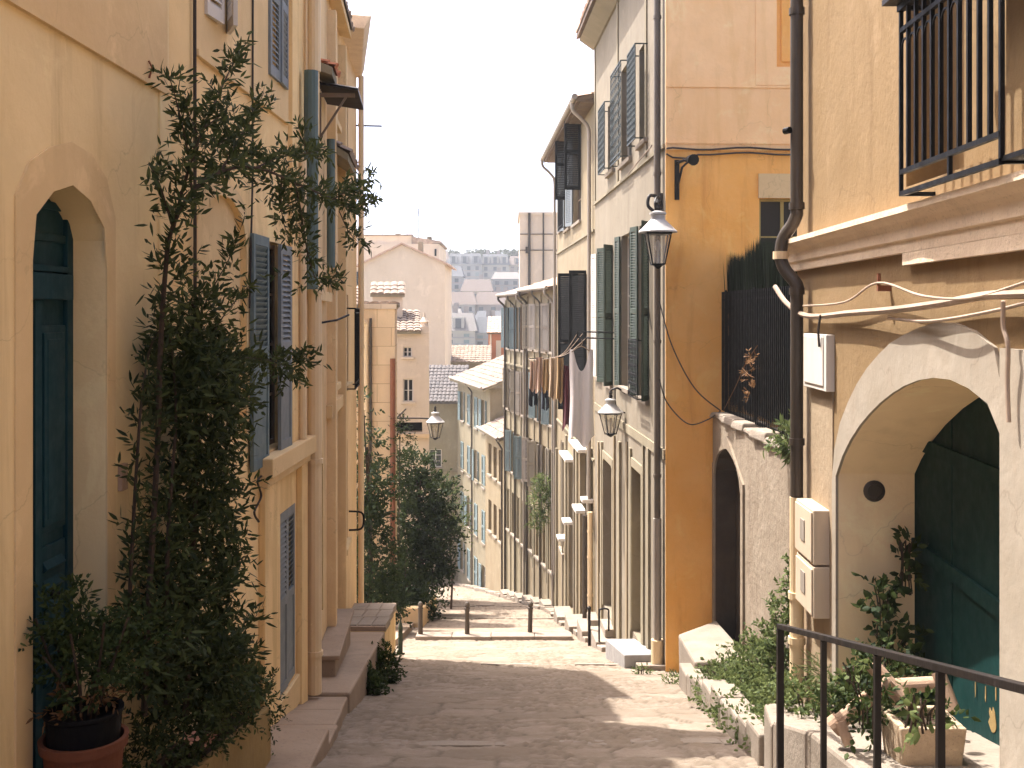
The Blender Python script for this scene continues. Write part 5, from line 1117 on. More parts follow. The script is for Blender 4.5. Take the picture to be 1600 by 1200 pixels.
blocks_ = [
 (640, 700, 408, 440, 345, 3.4, 2, 0, 3, 0), (700, 752, 413, 452, 335, 3.6, 1, 1, 4, 3), (752, 795, 414, 452, 338, 3.6, 0, 1, 4, 3), (795, 850, 414, 450, 342, 3.0, 3, 0, 4, 2), (850, 905, 410, 450, 345, 3.0, 1, 1, 4, 0), (560, 640, 410, 450, 345, 3, 0, 1, 4, 0),
 (688, 722, 432, 462, 292, 3.0, 1, 1, 3, 0), (770, 812, 436, 475, 290, 2.0, 1, 2, 4, 0), (812, 870, 440, 480, 292, 2.4, 0, 0, 4, 0), (722, 768, 455, 470, 280, 3.2, 3, 0, 1, 0), (620, 688, 440, 480, 292, 2.4, 3, 0, 3, 0),
 (660, 742, 476, 498, 250, 3.0, 0, 0, 2, 0), (742, 800, 476, 500, 252, 3.0, 2, 0, 2, 0), (800, 860, 478, 510, 250, 2.8, 0, 1, 3, 0),
 (680, 722, 500, 516, 228, 2.4, 2, 2, 1, 0), (742, 800, 502, 530, 226, 2.2, 1, 1, 2, 0), (690, 742, 517, 548, 205, 3.4, 0, 2, 3, 1), (742, 775, 520, 550, 207, 3.0, 1, 1, 3, 0), (775, 840, 522, 556, 206, 2.6, 3, 0, 3, 0), (630, 690, 515, 550, 207, 2.6, 1, 0, 3, 0)]
rank = {345: 'top row', 335: 'top row', 338: 'top row', 342: 'top row', 292: 'second row', 290: 'second row', 280: 'second row', 250: 'middle row', 252: 'middle row', 228: 'lower row', 226: 'lower row', 205: 'bottom row', 207: 'bottom row', 206: 'bottom row'}
for q, B in enumerate(blocks_):
    x0, x1, pt, pb, Y, rise, wi, ri, fl, do = B
    same = sorted(b[0] for b in blocks_ if rank[b[4]] == rank[Y]); i = same.index(x0); n = len(same)
    words = ['first', 'second', 'third', 'fourth', 'fifth', 'sixth', 'seventh']
    far_block(x0, x1, pt, pb, Y, rise, wi, ri, fl, '%s building with %s roof, %s from left in the hillside %s' % (desc_w[wi], desc_r[ri], words[i], rank[Y]), do)

# ------------------------------------------------------------------ lanterns, bollards, small street things
def lantern(label, pos, s=1.0, arm=None, n=6, rot=0):
    x, y, z = pos; t = thing('street_lantern', label, 'lantern', pos, 'old street lanterns'); c = (x, y, z)
    rb, rt, h = .13*s, .25*s, .46*s; R0 = [(rb*math.cos(2*math.pi*k/n+rot), rb*math.sin(2*math.pi*k/n+rot)) for k in range(n)]; k_ = rt/rb
    m = MB(); q = lambda k, f: (x+R0[k % n][0]*(1+(k_-1)*f), y+R0[k % n][1]*(1+(k_-1)*f), z+h*f)
    for k in range(n): m.tube([q(k, 0), q(k, 1)], .011*s, 6); m.tube([q(k, 1), q(k+1, 1)], .014*s, 6); m.tube([q(k, 0), q(k+1, 0)], .013*s, 6)
    m.lathe((x, y, z-.07*s), [(.012*s, 0), (.05*s, .02*s), (rb*.8, .06*s), (rb, .07*s)], n, rot=rot); fr = m.build('frame', M['iron'], t)
    m = MB()
    for k in range(n):
        m.poly([tuple(Vector(q(k, .02))*.999+Vector(c)*.001), q(k+1, .02), q(k+1, .98), q(k, .98)])
    m.build('glass', M['lantern_glass'], t, recalc=False)
    m = MB(); m.lathe((x, y, z+h+.014*s), [(rt*1.16, 0), (rt*1.16, .02*s), (rt*.98, .06*s), (rt*.55, .17*s), (rt*.42, .2*s), (rt*.42, .26*s), (rt*.5, .27*s), (rt*.5, .30*s), (rt*.2, .33*s)], 24); m.build('cap', M['lantern_cap'], t, smooth=False)
    m = MB(); m.lathe((x, y, z+h+.344*s), [(.03*s, 0), (.05*s, .04*s), (.028*s, .09*s), (.045*s, .12*s), (.012*s, .18*s)], 10); m.build('finial', M['rail'], t)
    m = MB(); m.tube([(x, y, z-.02), (x, y, z+.2*s)], .02*s, 8); m.lathe((x, y, z+.2*s), [(.03*s, 0), (.05*s, .06*s), (.03*s, .14*s), (.01*s, .16*s)], 10); m.build('burner', M['white_paint'], t)
    if arm:
        m = MB()
        for P, r in arm: m.tube(spline(P, 6), r, 8)
        m.build('bracket', M['rail'], t)
p = PT(1028, 413, 18.75); zc = p.z+.83
lantern('large lantern with pale cone cap beside the dark drainpipe on the orange corner', p, 1.15, [([(p.x, p.y, zc), (p.x-.05, p.y, zc+.22), (p.x+.02, p.y+.2, zc+.36), (2.62, 19.25, zc+.3)], .022), ([(p.x-.02, p.y, zc+.05), (p.x-.16, p.y+.05, zc+.18), (p.x-.13, p.y+.1, zc+.36), (p.x+.02, p.y+.2, zc+.36)], .03), ([(2.64, 19.25, zc+.45), (2.64, 19.22, zc+.0)], .03)], 4, R(45))
p = PT(954, 678, 24); zc = p.z+.85
lantern('grey capped lantern hanging below the laundry beside the tall white garment', p, .98, [([(p.x, p.y, zc), (p.x, p.y, zc+.1), (p.x+.15, p.y, zc+.16), (2.5, 24.05, zc+.05)], .022), ([(p.x+.1, p.y, zc+.15), (2.3, 24.0, zc-.25), (2.52, 24.0, zc-.4)], .016)], 6)
p = PT(680, 684, 42); zc = p.z+.5*1.25
lantern('far lantern on a long horizontal arm among the trees at left', p, 1.25, [([(p.x, p.y, zc+.1), (p.x-.6, p.y, zc+.13), (p.x-1.5, p.y, zc+.13)], .03), ([(p.x-1.5, p.y, zc+.13), (p.x-1.52, p.y+4.2, zc+.13)], .03)], 6)

def bollard(label, x, y, lean=0):
    z = G(y)+.1; t = thing('bollard', label, 'bollard', (x, y, z), 'bollards across the street')
    m = MB(); m.lathe((x, y, z), [(.085, -.05), (.085, .05), (.066, .06), (.06, .5), (.062, .74), (.075, .75), (.075, .78), (.055, .79)], 14); m.build('post', M['bollard'], t)
    m = MB(); m.lathe((x, y, z+.791), [(.052, 0), (.07, .05), (.07, .09), (.045, .135), (.012, .155)], 14); m.build('head', M['bollard'], t)
    t.rotation_euler = (0, lean, 0); return t
b0 = bollard('left bollard beside the kerb, in shade', (657-800)/1700*29, 29)
bm_ = copy_thing(b0, ((730-800)/1700*29, 29, G(29)+.1), 'middle iron bollard at the edge of the shadow on the stone threshold')
br_ = copy_thing(b0, ((828-800)/1700*29.2, 29.2, G(29.2)+.1), 'right bollard alone in full sunlight')
br_.rotation_euler = (0, R(1.2), 0)
m = MB(); x, y = -2.42, 23.6; z = G(y)
m.tube([(x, y, z-.1), (x, y, z+.62)], .05, 10); m.lathe((x, y, z+.62), [(.05, 0), (.02, .12), (.004, .2)], 10)
single('short_post', m, M['green'], 'short dark green pointed post at the end of the left terrace', 'post')
m = MB(); x, y = 1.86, 26.2; z = G(y)
m.tube([(x, y, z-.05), (x, y, z+.92)], .035, 8); m.lathe((x, y, z+.92), [(.05, 0), (.05, .05), (.02, .08)], 10); single('iron_post', m, M['rail'], 'slim dark iron post standing on the right pavement by the doorstep', 'post')
m = MB(); x, y = 2.02, 25.2
m.tube(spline([(x, y, G(y)), (x, y, G(y)+.85), (x+.03, y, G(y)+.95), (x+.2, y, G(y)+.95), (x+.22, y, G(y)+.8), (x+.22, y, G(y)+.45)], 6), .022, 8); single('grab_rail', m, M['rail'], 'hooked iron grab rail on the right pavement in front of the dark door', 'rail')
m = MB(F2); u0, u1 = F2.u(1012, .3), F2.u(958, .3); zA, zB = G(19.9), G(24)
m.hexa([(.75,0,-6.2),(3.4,0,-6.8),(3.4,.62,-6.8),(.75,.62,-6.2),(.75,0,-4.55),(3.4,0,-5.05),(3.4,.62,-5.05),(.75,.62,-4.55)])
single('doorstep', m, M['zinc'], 'grey sloping slab step in front of the ochre door', 'step', bevel=.02)
for k, (a, b, w, dz, lab) in enumerate(((6.0, 7.3, .5, .2, 'pale stone step under the dark door of the beige house'), (9.0, 10.2, .5, .3, 'pale step where the beige and pink houses meet'))):
    m = MB(F2); z = G(19.2+a); m.box(a, b, 0, w, z-1, z+dz); m.box(a+.3, b-.1, 0, w*.5, z+dz+.002, z+dz+.2); single('doorstep', m, M['kerb'], lab, 'step', bevel=.02)
for a, lab in ((1.6, 'pale step at the near ground door of the pink house'), (5.5, 'pale step at the far ground door of the pink house')):
    m = MB(F3); z = G(29.5+a); m.box(a, a+1.3, 0, .55, z-1, z+.25); single('doorstep', m, M['kerb'], lab, 'step', bevel=.02)
# wires sagging from the corner to the garden wall
def wire(pts, r=.011): m = MB(); m.tube(spline(pts, 8), r, 6); return m
single('hanging_wire', wire([PT(1030, 470, 19.0), PT(1050, 540, 18.95), PT(1085, 606, 18.9), PT(1126, 642, 18.85)]), M['cable_dark'], 'thin wire slanting over the orange wall to the fence foot', 'wire', 'wires on the orange wall')
single('hanging_wire', wire([PT(1030, 592, 19.0), PT(1043, 630, 18.95), PT(1075, 662, 18.9), PT(1105, 656, 18.85), PT(1126, 642, 18.8)]), M['cable_dark'], 'slack wire looping low over the orange wall', 'wire', 'wires on the orange wall')

# laundry
def cloth(label, name, px0, px1, pt, pb, Y, mat, cat, group, ang=0, neck=0, taper=0, legs=False, seed=0):
    a, b = PT(px0, pt, Y), PT(px1, pt, Y); h = (pb-pt)/1700*Y; n, k = 22, 26; m = MB(); r = random.Random(seed); ph = r.random()*6; c = (a+b)/2; d = (b-a)/2
    for side in (0, 1):
        rows = []
        for j in range(k+1):
            v = j/k; row = []
            for i in range(n+1):
                q = i/n*2-1; wv = (1-taper)+taper*v+.05*math.sin(v*7+ph)
                fold = (.03+.05*v)*math.sin(q*5.5+ph+1.3*v)+.02*math.sin(q*13+ph*2)
                off = fold*(.5 if neck else 1)+(.05 if side else -.05)*(1-q*q)**.5*(.4+v)
                zz = a.z-h*v*(1+.06*math.sin(q*4+ph))-(neck*max(0, 1-(q/.7)**2)*(1-v)**2 if neck else .03*(1-q*q)*(1-v))
                row.append(m.V((c.x+d.x*q*wv*math.cos(ang)-.0, c.y+d.x*q*wv*math.sin(ang)+off, zz)))
            rows.append(row)
        for j in range(k):
            for i in range(n):
                if legs and j > k*.4 and abs(i-n/2) < 1.2: continue
                m.f.append([rows[j][i], rows[j][i+1], rows[j+1][i+1], rows[j+1][i]]); m.m.append(0)
    return single(name, m, mat, label, cat, group, recalc=False, smooth=True)
LG = 'washing hung out on the right'
cloth('long white dress hanging highest and nearest on the washing rack', 'white_dress', 889, 928, 546, 690, 25, M['cloth_white'], 'dress', LG, neck=.5, taper=.1, seed=1)
cloth('dark maroon garment next to the white dress', 'maroon_shirt', 877, 898, 570, 668, 26, M['cloth_maroon'], 'garment', LG, .5, taper=.2, seed=2)
cloth('ochre yellow garment left of the maroon one', 'ochre_shirt', 868, 883, 558, 626, 27.5, M['cloth_ochre'], 'garment', LG, .4, taper=.3, seed=3)
cloth('light tan garment between ochre pieces on the line', 'tan_shirt', 857, 872, 558, 622, 28.5, M['cloth_tan'], 'garment', LG, .4, taper=.3, seed=4)
cloth('small ochre cloth hanging above dark trousers', 'ochre_cloth', 847, 859, 560, 612, 30, M['cloth_ochre'], 'garment', LG, .3, taper=.2, seed=5)
cloth('pink shirt nearest the ochre cloth on the line', 'pink_shirt', 836, 849, 557, 612, 31, M['cloth_pink'], 'garment', LG, .3, taper=.2, seed=6)
cloth('small pinkish shirt at the far end of the washing line', 'pink_shirt', 827, 838, 563, 610, 32, M['cloth_pink'], 'garment', LG, .3, taper=.2, seed=7)
cloth('navy trousers under the small ochre cloth', 'navy_trousers', 846, 858, 605, 640, 30.4, M['cloth_navy'], 'trousers', LG, .2, legs=True, seed=8)
cloth('navy shorts at the far end of the washing below pink shirts', 'navy_shorts', 826, 840, 606, 634, 32.2, M['cloth_navy'], 'shorts', LG, .2, legs=True, seed=9)
rk = thing('drying_rack', 'iron washing rack with lines projecting from the right house fronts', 'drying rack', PT(940, 520, 25))
m = MB(); a = PT(958, 520, 25); b = PT(902, 518, 25)
for dz in (0, -.14): m.tube([a+Vector((.12, .0, dz)), b+Vector((0, 0, dz))], .016, 6)
m.tube([a+Vector((.05, 0, 0)), a+Vector((.05, 0, -1.2))], .014, 6); m.tube([b, b+Vector((0, 0, -.14))], .014, 6); m.build('arm', M['iron'], rk)
m = MB()
for o in (0, .12, .3): m.tube(spline([b+Vector((o, 0, -.05)), PT(880+o*25, 552, 27), PT(858, 560, 30), PT(830, 562, 33), PT(826, 560, 36)], 6), .007, 5)
m.build('line', M['cable'], rk)
m = MB(); a = PT(826, 560, 36); m.tube([a, (2.05, 36.1, a.z)], .016, 6); m.build('far_arm', M['iron'], rk)
m = MB(); h = PT(908, 548, 25); m.tube(spline([h+Vector((-.22, -.02, -.03)), h+Vector((0, -.02, .1)), h+Vector((.22, -.02, -.03))], 6), .012, 6); m.tube(spline([h+Vector((0, -.02, .1)), h+Vector((.03, -.02, .2)), h+Vector((0, -.02, .27))], 5), .007, 5)
single('clothes_hanger', m, M['wood'], 'wooden hanger holding the white dress', 'hanger', LG)

# ------------------------------------------------------------------ planting, left
pot = MB(); c = PT(131, 1150, 6.1); zb = c.z-.52
pot.lathe((c.x, c.y, zb), [(.15, 0), (.165, .02), (.2, .3), (.215, .46), (.235, .465), (.24, .52), (.215, .52), (.205, .44), (.0, .44)], 32)
pot_in = MB(); pot_in.lathe((c.x, c.y, zb+.445), [(.17, 0), (.19, .02), (.205, .2), (.215, .21), (.215, .23), (.19, .23), (.18, .16), (.0005, .16)], 28)
single('inner_pot', pot_in, M['black'], 'black plastic pot standing in the terracotta pot', 'pot')
t = single('terracotta_pot', pot, M['terra_pot'], 'round terracotta pot in the left corner by the teal door', 'pot', None, None, smooth=False)
box = MB(); x0, x1, y0, y1, zt = -2.62, -2.2, 6.75, 9.5, -1.36
def trough(m, x0, x1, y0, y1, z0, z1, w=.05):
    m.box(x0, x1, y0, y0+w, z0, z1); m.box(x0, x1, y1-w, y1, z0, z1); m.box(x0, x0+w, y0+w, y1-w, z0, z1); m.box(x1-w, x1, y0+w, y1-w, z0, z1)
m = MB(FL); a, b = uL(6.75), uL(9.5)
for (p, q, r, s_) in ((a, b, .42, .48), (a, a+.06, .02, .419), (b-.06, b, .02, .419)): m.hexa([(p,r,-2.6),(q,r,-2.6),(q,s_,-2.6),(p,s_,-2.6),(p,r,-1.3),(q,r,-1.72),(q,s_,-1.72),(p,s_,-1.3)])
tr = thing('planter_trough', 'weathered ochre masonry trough under the climbing shrub', 'planter', FL.p((a+b)/2, .25, -2.3)); m.build('trough', M['trough'], tr, bevel=.015)
m = MB(FL); m.hexa([(a,.02,-2),(b-.06,.02,-2.2),(b-.06,.42,-2.2),(a,.42,-2),(a,.02,-1.38),(b-.06,.02,-1.8),(b-.06,.42,-1.8),(a,.42,-1.38)]); m.build('soil', M['earth'], tr)
# climbing shrub: canes and leafy mass
vn = thing('climbing_shrub', 'tall dark climbing shrub arching up the left houses', 'shrub', FL.p(uL(8.9), .3, -1.6))
def W(px, py, w=.3): u = FL.u(px, w); return Vector(FL.p(u, w, FL.z(px, py, w)))
canes = [
 ([W(225, 1120, .3), W(232, 950, .25), W(246, 700, .25), W(250, 560, .3), W(258, 430, .35), W(268, 360, .4), (W(300, 300, .5)), W(345, 268, .6), W(400, 262, .75), W(460, 285, .9), W(520, 312, 1.0), W(556, 330, 1.1)], .024),
 ([W(200, 1010, .2), W(205, 880, .2), W(214, 720, .2), W(222, 620, .2), W(236, 540, .22), W(262, 500, .3)], .016),
 ([W(270, 360, .4), W(290, 280, .45), W(318, 200, .5), W(345, 140, .5), W(372, 82, .5)], .014),
 ([W(345, 268, .6), W(372, 220, .6), W(400, 170, .6), W(412, 145, .6)], .010),
 ([W(300, 300, .5), W(292, 230, .45), W(276, 160, .4), W(264, 118, .4)], .010),
 ([W(268, 350, .4), W(250, 290, .4), W(232, 255, .4)], .009),
 ([W(400, 262, .75), W(440, 245, .8), W(490, 238, .9), W(505, 236, .9)], .008),
 ([W(460, 285, .9), W(470, 330, .85), W(482, 400, .8), W(498, 440, .8), W(530, 436, .9)], .010),
 ([W(520, 312, 1.0), W(560, 288, 1.15), W(580, 274, 1.2)], .007), ([W(540, 322, 1.0), W(570, 318, 1.15), W(590, 312, 1.2)], .007),
 ([W(530, 330, 1.0), W(545, 362, 1.05), W(562, 380, 1.1)], .006), ([W(440, 275, .8), W(440, 330, .7), W(450, 372, .7)], .008),
 ([W(300, 520, .35), W(330, 455, .4), W(360, 400, .45), W(380, 345, .5)], .008), ([W(320, 545, .35), W(352, 490, .4), W(395, 440, .45)], .008),
 ([W(330, 560, .4), W(390, 560, .5), W(430, 566, .6), W(470, 582, .65)], .012), ([W(340, 900, .4), W(368, 880, .45), W(385, 868, .5)], .006),
 ([W(350, 1040, .4), W(380, 990, .5), W(402, 960, .55)], .008), ([W(350, 1060, .4), W(390, 1020, .5), W(410, 996, .55)], .008),
 ([W(290, 1120, .3), W(300, 900, .3), W(308, 720, .3), W(315, 560, .3), W(300, 470, .3)], .026), ([W(330, 1100, .3), W(345, 920, .3), W(350, 740, .3), W(360, 600, .3)], .018), ([W(260, 1100, .3), W(262, 850, .3), W(275, 640, .3), W(262, 500, .3)], .02),
 ([W(480, 240, .9), W(470, 200, .85)], .006), ([W(318, 200, .5), W(345, 180, .5), W(362, 160, .5)], .007), ([W(330, 230, .5), W(360, 215, .55), W(390, 200, .6)], .007), ([W(310, 210, .5), W(296, 180, .45), W(290, 150, .45)], .006)]
m = MB(); parts = []
for P, r in canes:
    sp = spline(P, 8); n = len(sp); m.tube(sp, [r*(1-.75*i/n) for i in range(n)], 6)
    parts.append(cane_leaves(sp, 30, .17, 6, .088, .022))
m.build('stem', M['bark'], vn)
dense = [((310, 640, .32), (.24, .45, .55), 300), ((320, 760, .3), (.22, .42, .5), 240), ((290, 560, .3), (.2, .3, .3), 130), ((345, 600, .4), (.22, .4, .35), 130), ((275, 880, .25), (.18, .4, .35), 110), ((300, 960, .3), (.22, .45, .4), 190), ((310, 1040, .35), (.25, .55, .3), 240), ((350, 1060, .4), (.2, .3, .25), 90), ((240, 1010, .3), (.2, .3, .35), 100), ((340, 850, .3), (.15, .3, .3), 60), ((330, 920, .3), (.15, .3, .3), 45), ((300, 480, .35), (.15, .22, .25), 55), ((275, 450, .35), (.12, .2, .3), 45),
         ((330, 270, .55), (.15, .22, .15), 40), ((380, 265, .65), (.2, .25, .13), 42), ((430, 285, .75), (.2, .25, .14), 40), ((320, 215, .5), (.12, .18, .15), 30), ((350, 130, .5), (.1, .12, .2), 20), ((265, 290, .4), (.12, .15, .12), 22), ((440, 565, .6), (.15, .3, .12), 34), ((470, 400, .8), (.12, .2, .25), 28), ((520, 300, 1.0), (.15, .25, .12), 26), ((295, 170, .45), (.1, .15, .15), 18)]
for (px, py, w), r, n in dense: parts.append(clump(tuple(W(px, py, w)), r, int(n*(.8 if py > 520 else .32)), .22, 9, .085 if w < .5 else .092, .026, .35, .1))
P, D, L, Wd = cat4(parts); leaf_mesh('foliage', P, D, L, Wd, M['vine_leaf'], vn)
# plants in pot and trough
zb += .16
ps = thing('potted_shrub', 'bushy dark shrub growing in the terracotta pot', 'shrub', (c.x, c.y, zb+.44))
m = MB()
for i in range(9): a_ = i*.7; m.tube(spline([(c.x+.05*math.cos(a_), c.y+.05*math.sin(a_), zb+.43), (c.x+.14*math.cos(a_), c.y+.14*math.sin(a_), zb+.7), (c.x+.24*math.cos(a_), c.y+.3*math.sin(a_), zb+.85+.2*random.random())], 4), .007, 5)
m.build('stem', M['bark'], ps)
P, D, L, Wd = cat4([clump((c.x, c.y+.05, zb+.78), (.24, .3, .2), 190, .13, 8, .05, .02, .5, .1), clump((c.x-.08, c.y, zb+.98), (.16, .25, .2), 90, .13, 8, .05, .018, .7, .1), clump((c.x+.13, c.y+.4, zb+.78), (.16, .3, .18), 90, .13, 8, .05, .018, .4, .1)])
leaf_mesh('foliage', P, D, L, Wd, M['shrub_leaf'], ps)
P, D, L, Wd = clump((c.x, c.y, zb+.58), (.2, .2, .08), 40, .1, 6, .05, .015, .1, .2); leaf_mesh('dead_leaves', P, D, L, Wd, M['dry_leaf'], ps)
zb -= .16
fb = thing('flowering_shrub', 'low shrub with a few pink blooms spilling over the ochre trough', 'shrub', FL.p(uL(7.6), .3, -1.5))
q = lambda Y, w, z: tuple(FL.p(uL(Y), w, z))
m = MB()
for i in range(10): y = 7+.24*i; m.tube(spline([q(y, .25, -1.5-.04*i), q(y+.05, .32, -1.25-.04*i), q(y+.1, .45, -1.1-.08*i)], 4), .007, 5)
m.build('stem', M['bark'], fb)
P, D, L, Wd = cat4([clump(q(7.1, .3, -1.2), (.2, .4, .25), 150, .14, 8, .05, .019, .4, .1), clump(q(7.9, .36, -1.3), (.22, .5, .25), 190, .14, 8, .05, .019, .3, .1), clump(q(8.8, .36, -1.45), (.2, .5, .24), 170, .15, 8, .055, .018, .3, .1), clump(q(9.5, .42, -1.75), (.13, .18, .3), 70, .13, 8, .045, .018, -.3, .1)])
leaf_mesh('foliage', P, D, L, Wd, M['vine_leaf'], fb)
S = np.array([q(7.0, .52, -1.28), q(7.25, .55, -1.4), q(7.5, .56, -1.6), q(7.2, .5, -1.1), q(7.6, .52, -1.25)]); P = np.repeat(S, 12, 0)+rng.normal(size=(60, 3))*.018
leaf_mesh('blossom', P, rng.normal(size=(60, 3)), np.full(60, .035), np.full(60, .024), M['flower'], fb)
for (px, py, Y, r, n, lab) in ((602, 1042, 17.4, .27, 150, 'leafy dark shrub growing against the left ramp edge, taller of two'), (581, 1073, 15.6, .17, 90, 'small dark weed shrub at the foot of the left ramp, nearer of two')):
    c_ = PT(px, py, Y); t = thing('wall_shrub', lab, 'shrub', (c_.x, c_.y, c_.z-.3), 'shrubs along the ramp')
    m = MB()
    for i in range(6): a_ = i*1.05; m.tube([(c_.x, c_.y, c_.z-.35), (c_.x+r*.5*math.cos(a_), c_.y+r*.5*math.sin(a_), c_.z+.1)], .008, 5)
    m.build('stem', M['bark'], t); P, D, L, Wd = cat4([clump(tuple(c_), (r*.8, r, r*1.1), n, .17, 8, .08, .03, .5, .1), clump((c_.x, c_.y, c_.z-r), (r*.7, r*.8, r*.6), n//2, .14, 8, .07, .03, .1, .1)]); leaf_mesh('foliage', P, D, L, Wd, M['shrub_leaf'], t)

# trees and planter walls further down on the left
def tree(name, label, x, y, zb, H, clumps, trunk_r, ll, lw, mat='tree_leaf', tl=.4, k=9):
    t = thing(name, label, 'tree', (x, y, zb), 'trees beyond the left row')
    m = MB(); P0 = [(x, y, zb-.3), (x+.06, y+.05, zb+H*.3), (x-.04, y, zb+H*.6), (x+.03, y+.05, zb+H*.9)]; sp = spline(P0, 5); m.tube(sp, [trunk_r*(1-.85*i/len(sp)) for i in range(len(sp))], 8)
    for (cx, cy, cz), r, n in clumps: m.tube(spline([(x, y, min(cz-.2, zb+H*.6)), ((x+cx)/2, (y+cy)/2, cz-.15), (cx, cy, cz)], 4), trunk_r*.3, 5)
    m.build('trunk', M['bark'], t); P, D, L, Wd = cat4([clump(cc_, r, int(n*1.25), tl*1.3, k, ll*1.1, lw*1.3, .35, .25) for cc_, r, n in clumps]); leaf_mesh('crown', P, D, L, Wd, M[mat], t); return t
zb = -9.2
tree('evergreen_tree', 'slim dark evergreen in front of the stone-block house', -4.15, 31.5, G(31.5)+.2, 5.6, [((-4.2, 31.5, -2.2), (.3, .4, .5), 34), ((-4.1, 31.5, -3.2), (.55, .6, .55), 90), ((-4.2, 31.4, -4.3), (.6, .7, .7), 130), ((-4.0, 31.3, -5.5), (.75, .8, .7), 160), ((-3.9, 31.3, -6.6), (.8, .8, .7), 170), ((-4.3, 31.3, -4.0), (.35, .4, .4), 40), ((-4.45, 31.5, -1.0), (.15, .25, .5), 12)], .1, .13, .05)
tree('broad_evergreen_tree', 'broad dark evergreen beside the rusty drainpipe', -3.35, 39.5, G(39.5)+.2, 5.2, [((-3.6, 39.5, -3.9), (.7, .7, .6), 110), ((-3.1, 39.4, -4.8), (.9, .9, .6), 190), ((-3.5, 39.3, -5.8), (1.0, 1.0, .7), 230), ((-2.8, 39.3, -6.3), (.85, .9, .6), 170), ((-3.3, 39.2, -7.3), (1.0, 1.0, .7), 230), ((-3.9, 39, -8.0), (.8, .9, .6), 150), ((-2.85, 39.2, -7.6), (.6, .7, .5), 90), ((-2.35, 39.3, -5.6), (.35, .4, .3), 26)], .13, .14, .055)
tree('olive_tree', 'sparse light leaved sapling reaching over the street below the far lantern', -2.4, 42.5, G(42.5), 4.2, [((-2.2, 42.5, -6.0), (.5, .5, .4), 30), ((-1.95, 42.5, -6.6), (.3, .4, .3), 16), ((-2.6, 42.5, -5.2), (.4, .4, .5), 22)], .05, .12, .04, 'weed_leaf', .35, 7)
tree('dark_shrub_tree', 'rounded dark shrub under the evergreens behind the ochre planter wall', -3.5, 36, G(36)+.1, 2.6, [((-3.7, 35.6, -7.4), (.6, .7, .6), 130), ((-3.3, 36, -7.9), (.6, .7, .5), 120), ((-2.95, 37, -8.2), (.5, .6, .4), 80)], .06, .12, .05)
t = thing('climbing_plant', 'light green climber on the edge of the stone-block house', 'climber', (-3.8, 35.9, -5), None)
m = MB(); sp = spline([(-3.74, 35.9, -7), (-3.72, 35.85, -5), (-3.7, 35.85, -3), (-3.68, 35.8, -1.6)], 6); m.tube(sp, .02, 6); m.build('stem', M['bark'], t)
P, D, L, Wd = cat4([clump((-3.6, 35.8, -2.2), (.25, .3, .6), 45, .3, 8, .12, .04), clump((-3.65, 35.8, -3.4), (.25, .3, .6), 45, .3, 8, .12, .04), clump((-3.55, 35.8, -4.3), (.3, .3, .4), 40, .3, 8, .12, .04)]); leaf_mesh('foliage', P, D, L, Wd, M['shrub_leaf'], t)
m = MB(); m.vprism([(-3.0, 33.8), (-2.75, 33.8), (-2.85, 41), (-3.1, 41)], lambda p: G(p[1])-.3, lambda p: G(p[1])+.62); m.vprism([(-5.5, 33.5), (-2.75, 33.5), (-2.75, 33.79), (-5.5, 33.79)], -9, G(33.5)+.62)
single('planter_wall', m, M['yellow_house'], 'low ochre planter wall below the trees at the left', 'wall', bevel=.03)
m = MB(); m.hexa([(-5.5,23.4,-8),(-2.75,23.4,-8),(-3.02,33.49,-9),(-5.5,33.49,-9),(-5.5,23.4,G(23.4)+.12),(-2.75,23.4,G(23.4)+.12),(-3.02,33.49,G(33.49)+.16),(-5.5,33.49,G(33.49)+.16)]); struct('court_paving', m, M['slab'])
m = MB(); m.box(-9.5, -5.4, 24.5, 24.8, -9, -4.6); single('court_wall', m, M['yellow_house'], 'low wall of the shaded court behind the left terrace', 'wall')

# ------------------------------------------------------------------ planting, right
def weeds(label, name, cl, ll, lw, mat='weed_leaf', cat='plant', tl=.15, k=8, stems=True, group=None):
    x, y, z = cl[0][0]; t = thing(name, label, cat, (x, y, z-cl[0][1][2]), group); m = MB()
    for (cx, cy, cz), r, n in cl:
        for i in range(5): a_ = i*1.26; m.tube(spline([(cx+.05*math.cos(a_), cy+.05*math.sin(a_), cz-r[2]), (cx+r[0]*.4*math.cos(a_), cy+r[1]*.4*math.sin(a_), cz), (cx+r[0]*.7*math.cos(a_), cy+r[1]*.7*math.sin(a_), cz+r[2]*.6)], 4), .006, 5)
    m.build('stem', M['bark'], t); P, D, L, Wd = cat4([clump(c_, r, n, tl, k, ll, lw, .4, .1) for c_, r, n in cl]); leaf_mesh('foliage', P, D, L, Wd, M[mat], t); return t
weeds('tall sunlit bush at the foot of the garden wall by the cream pipe end', 'wall_bush', [((3.05, 13.2, -2.7), (.34, .5, .42), 330), ((3.3, 13.2, -2.15), (.25, .35, .4), 190), ((3.42, 13.2, -1.6), (.14, .2, .35), 80), ((2.85, 12.4, -2.85), (.35, .5, .3), 300), ((2.75, 14.0, -3.15), (.36, .5, .32), 260), ((2.95, 11.4, -2.45), (.35, .5, .3), 260), ((2.75, 10.4, -2.15), (.35, .5, .25), 200), ((3.2, 14.6, -3.0), (.3, .5, .4), 160)], .06, .03)
weeds('low bright weeds trailing over the right kerb below the bush', 'trailing_weeds', [((2.52, 12.2, -2.85), (.25, .5, .22), 150), ((2.45, 11.0, -2.5), (.2, .4, .18), 110), ((2.5, 13.4, -3.2), (.15, .5, .18), 100), ((2.36, 11.8, -2.8), (.1, .35, .2), 44), ((2.4, 10.2, -2.3), (.14, .3, .14), 60)], .055, .028)
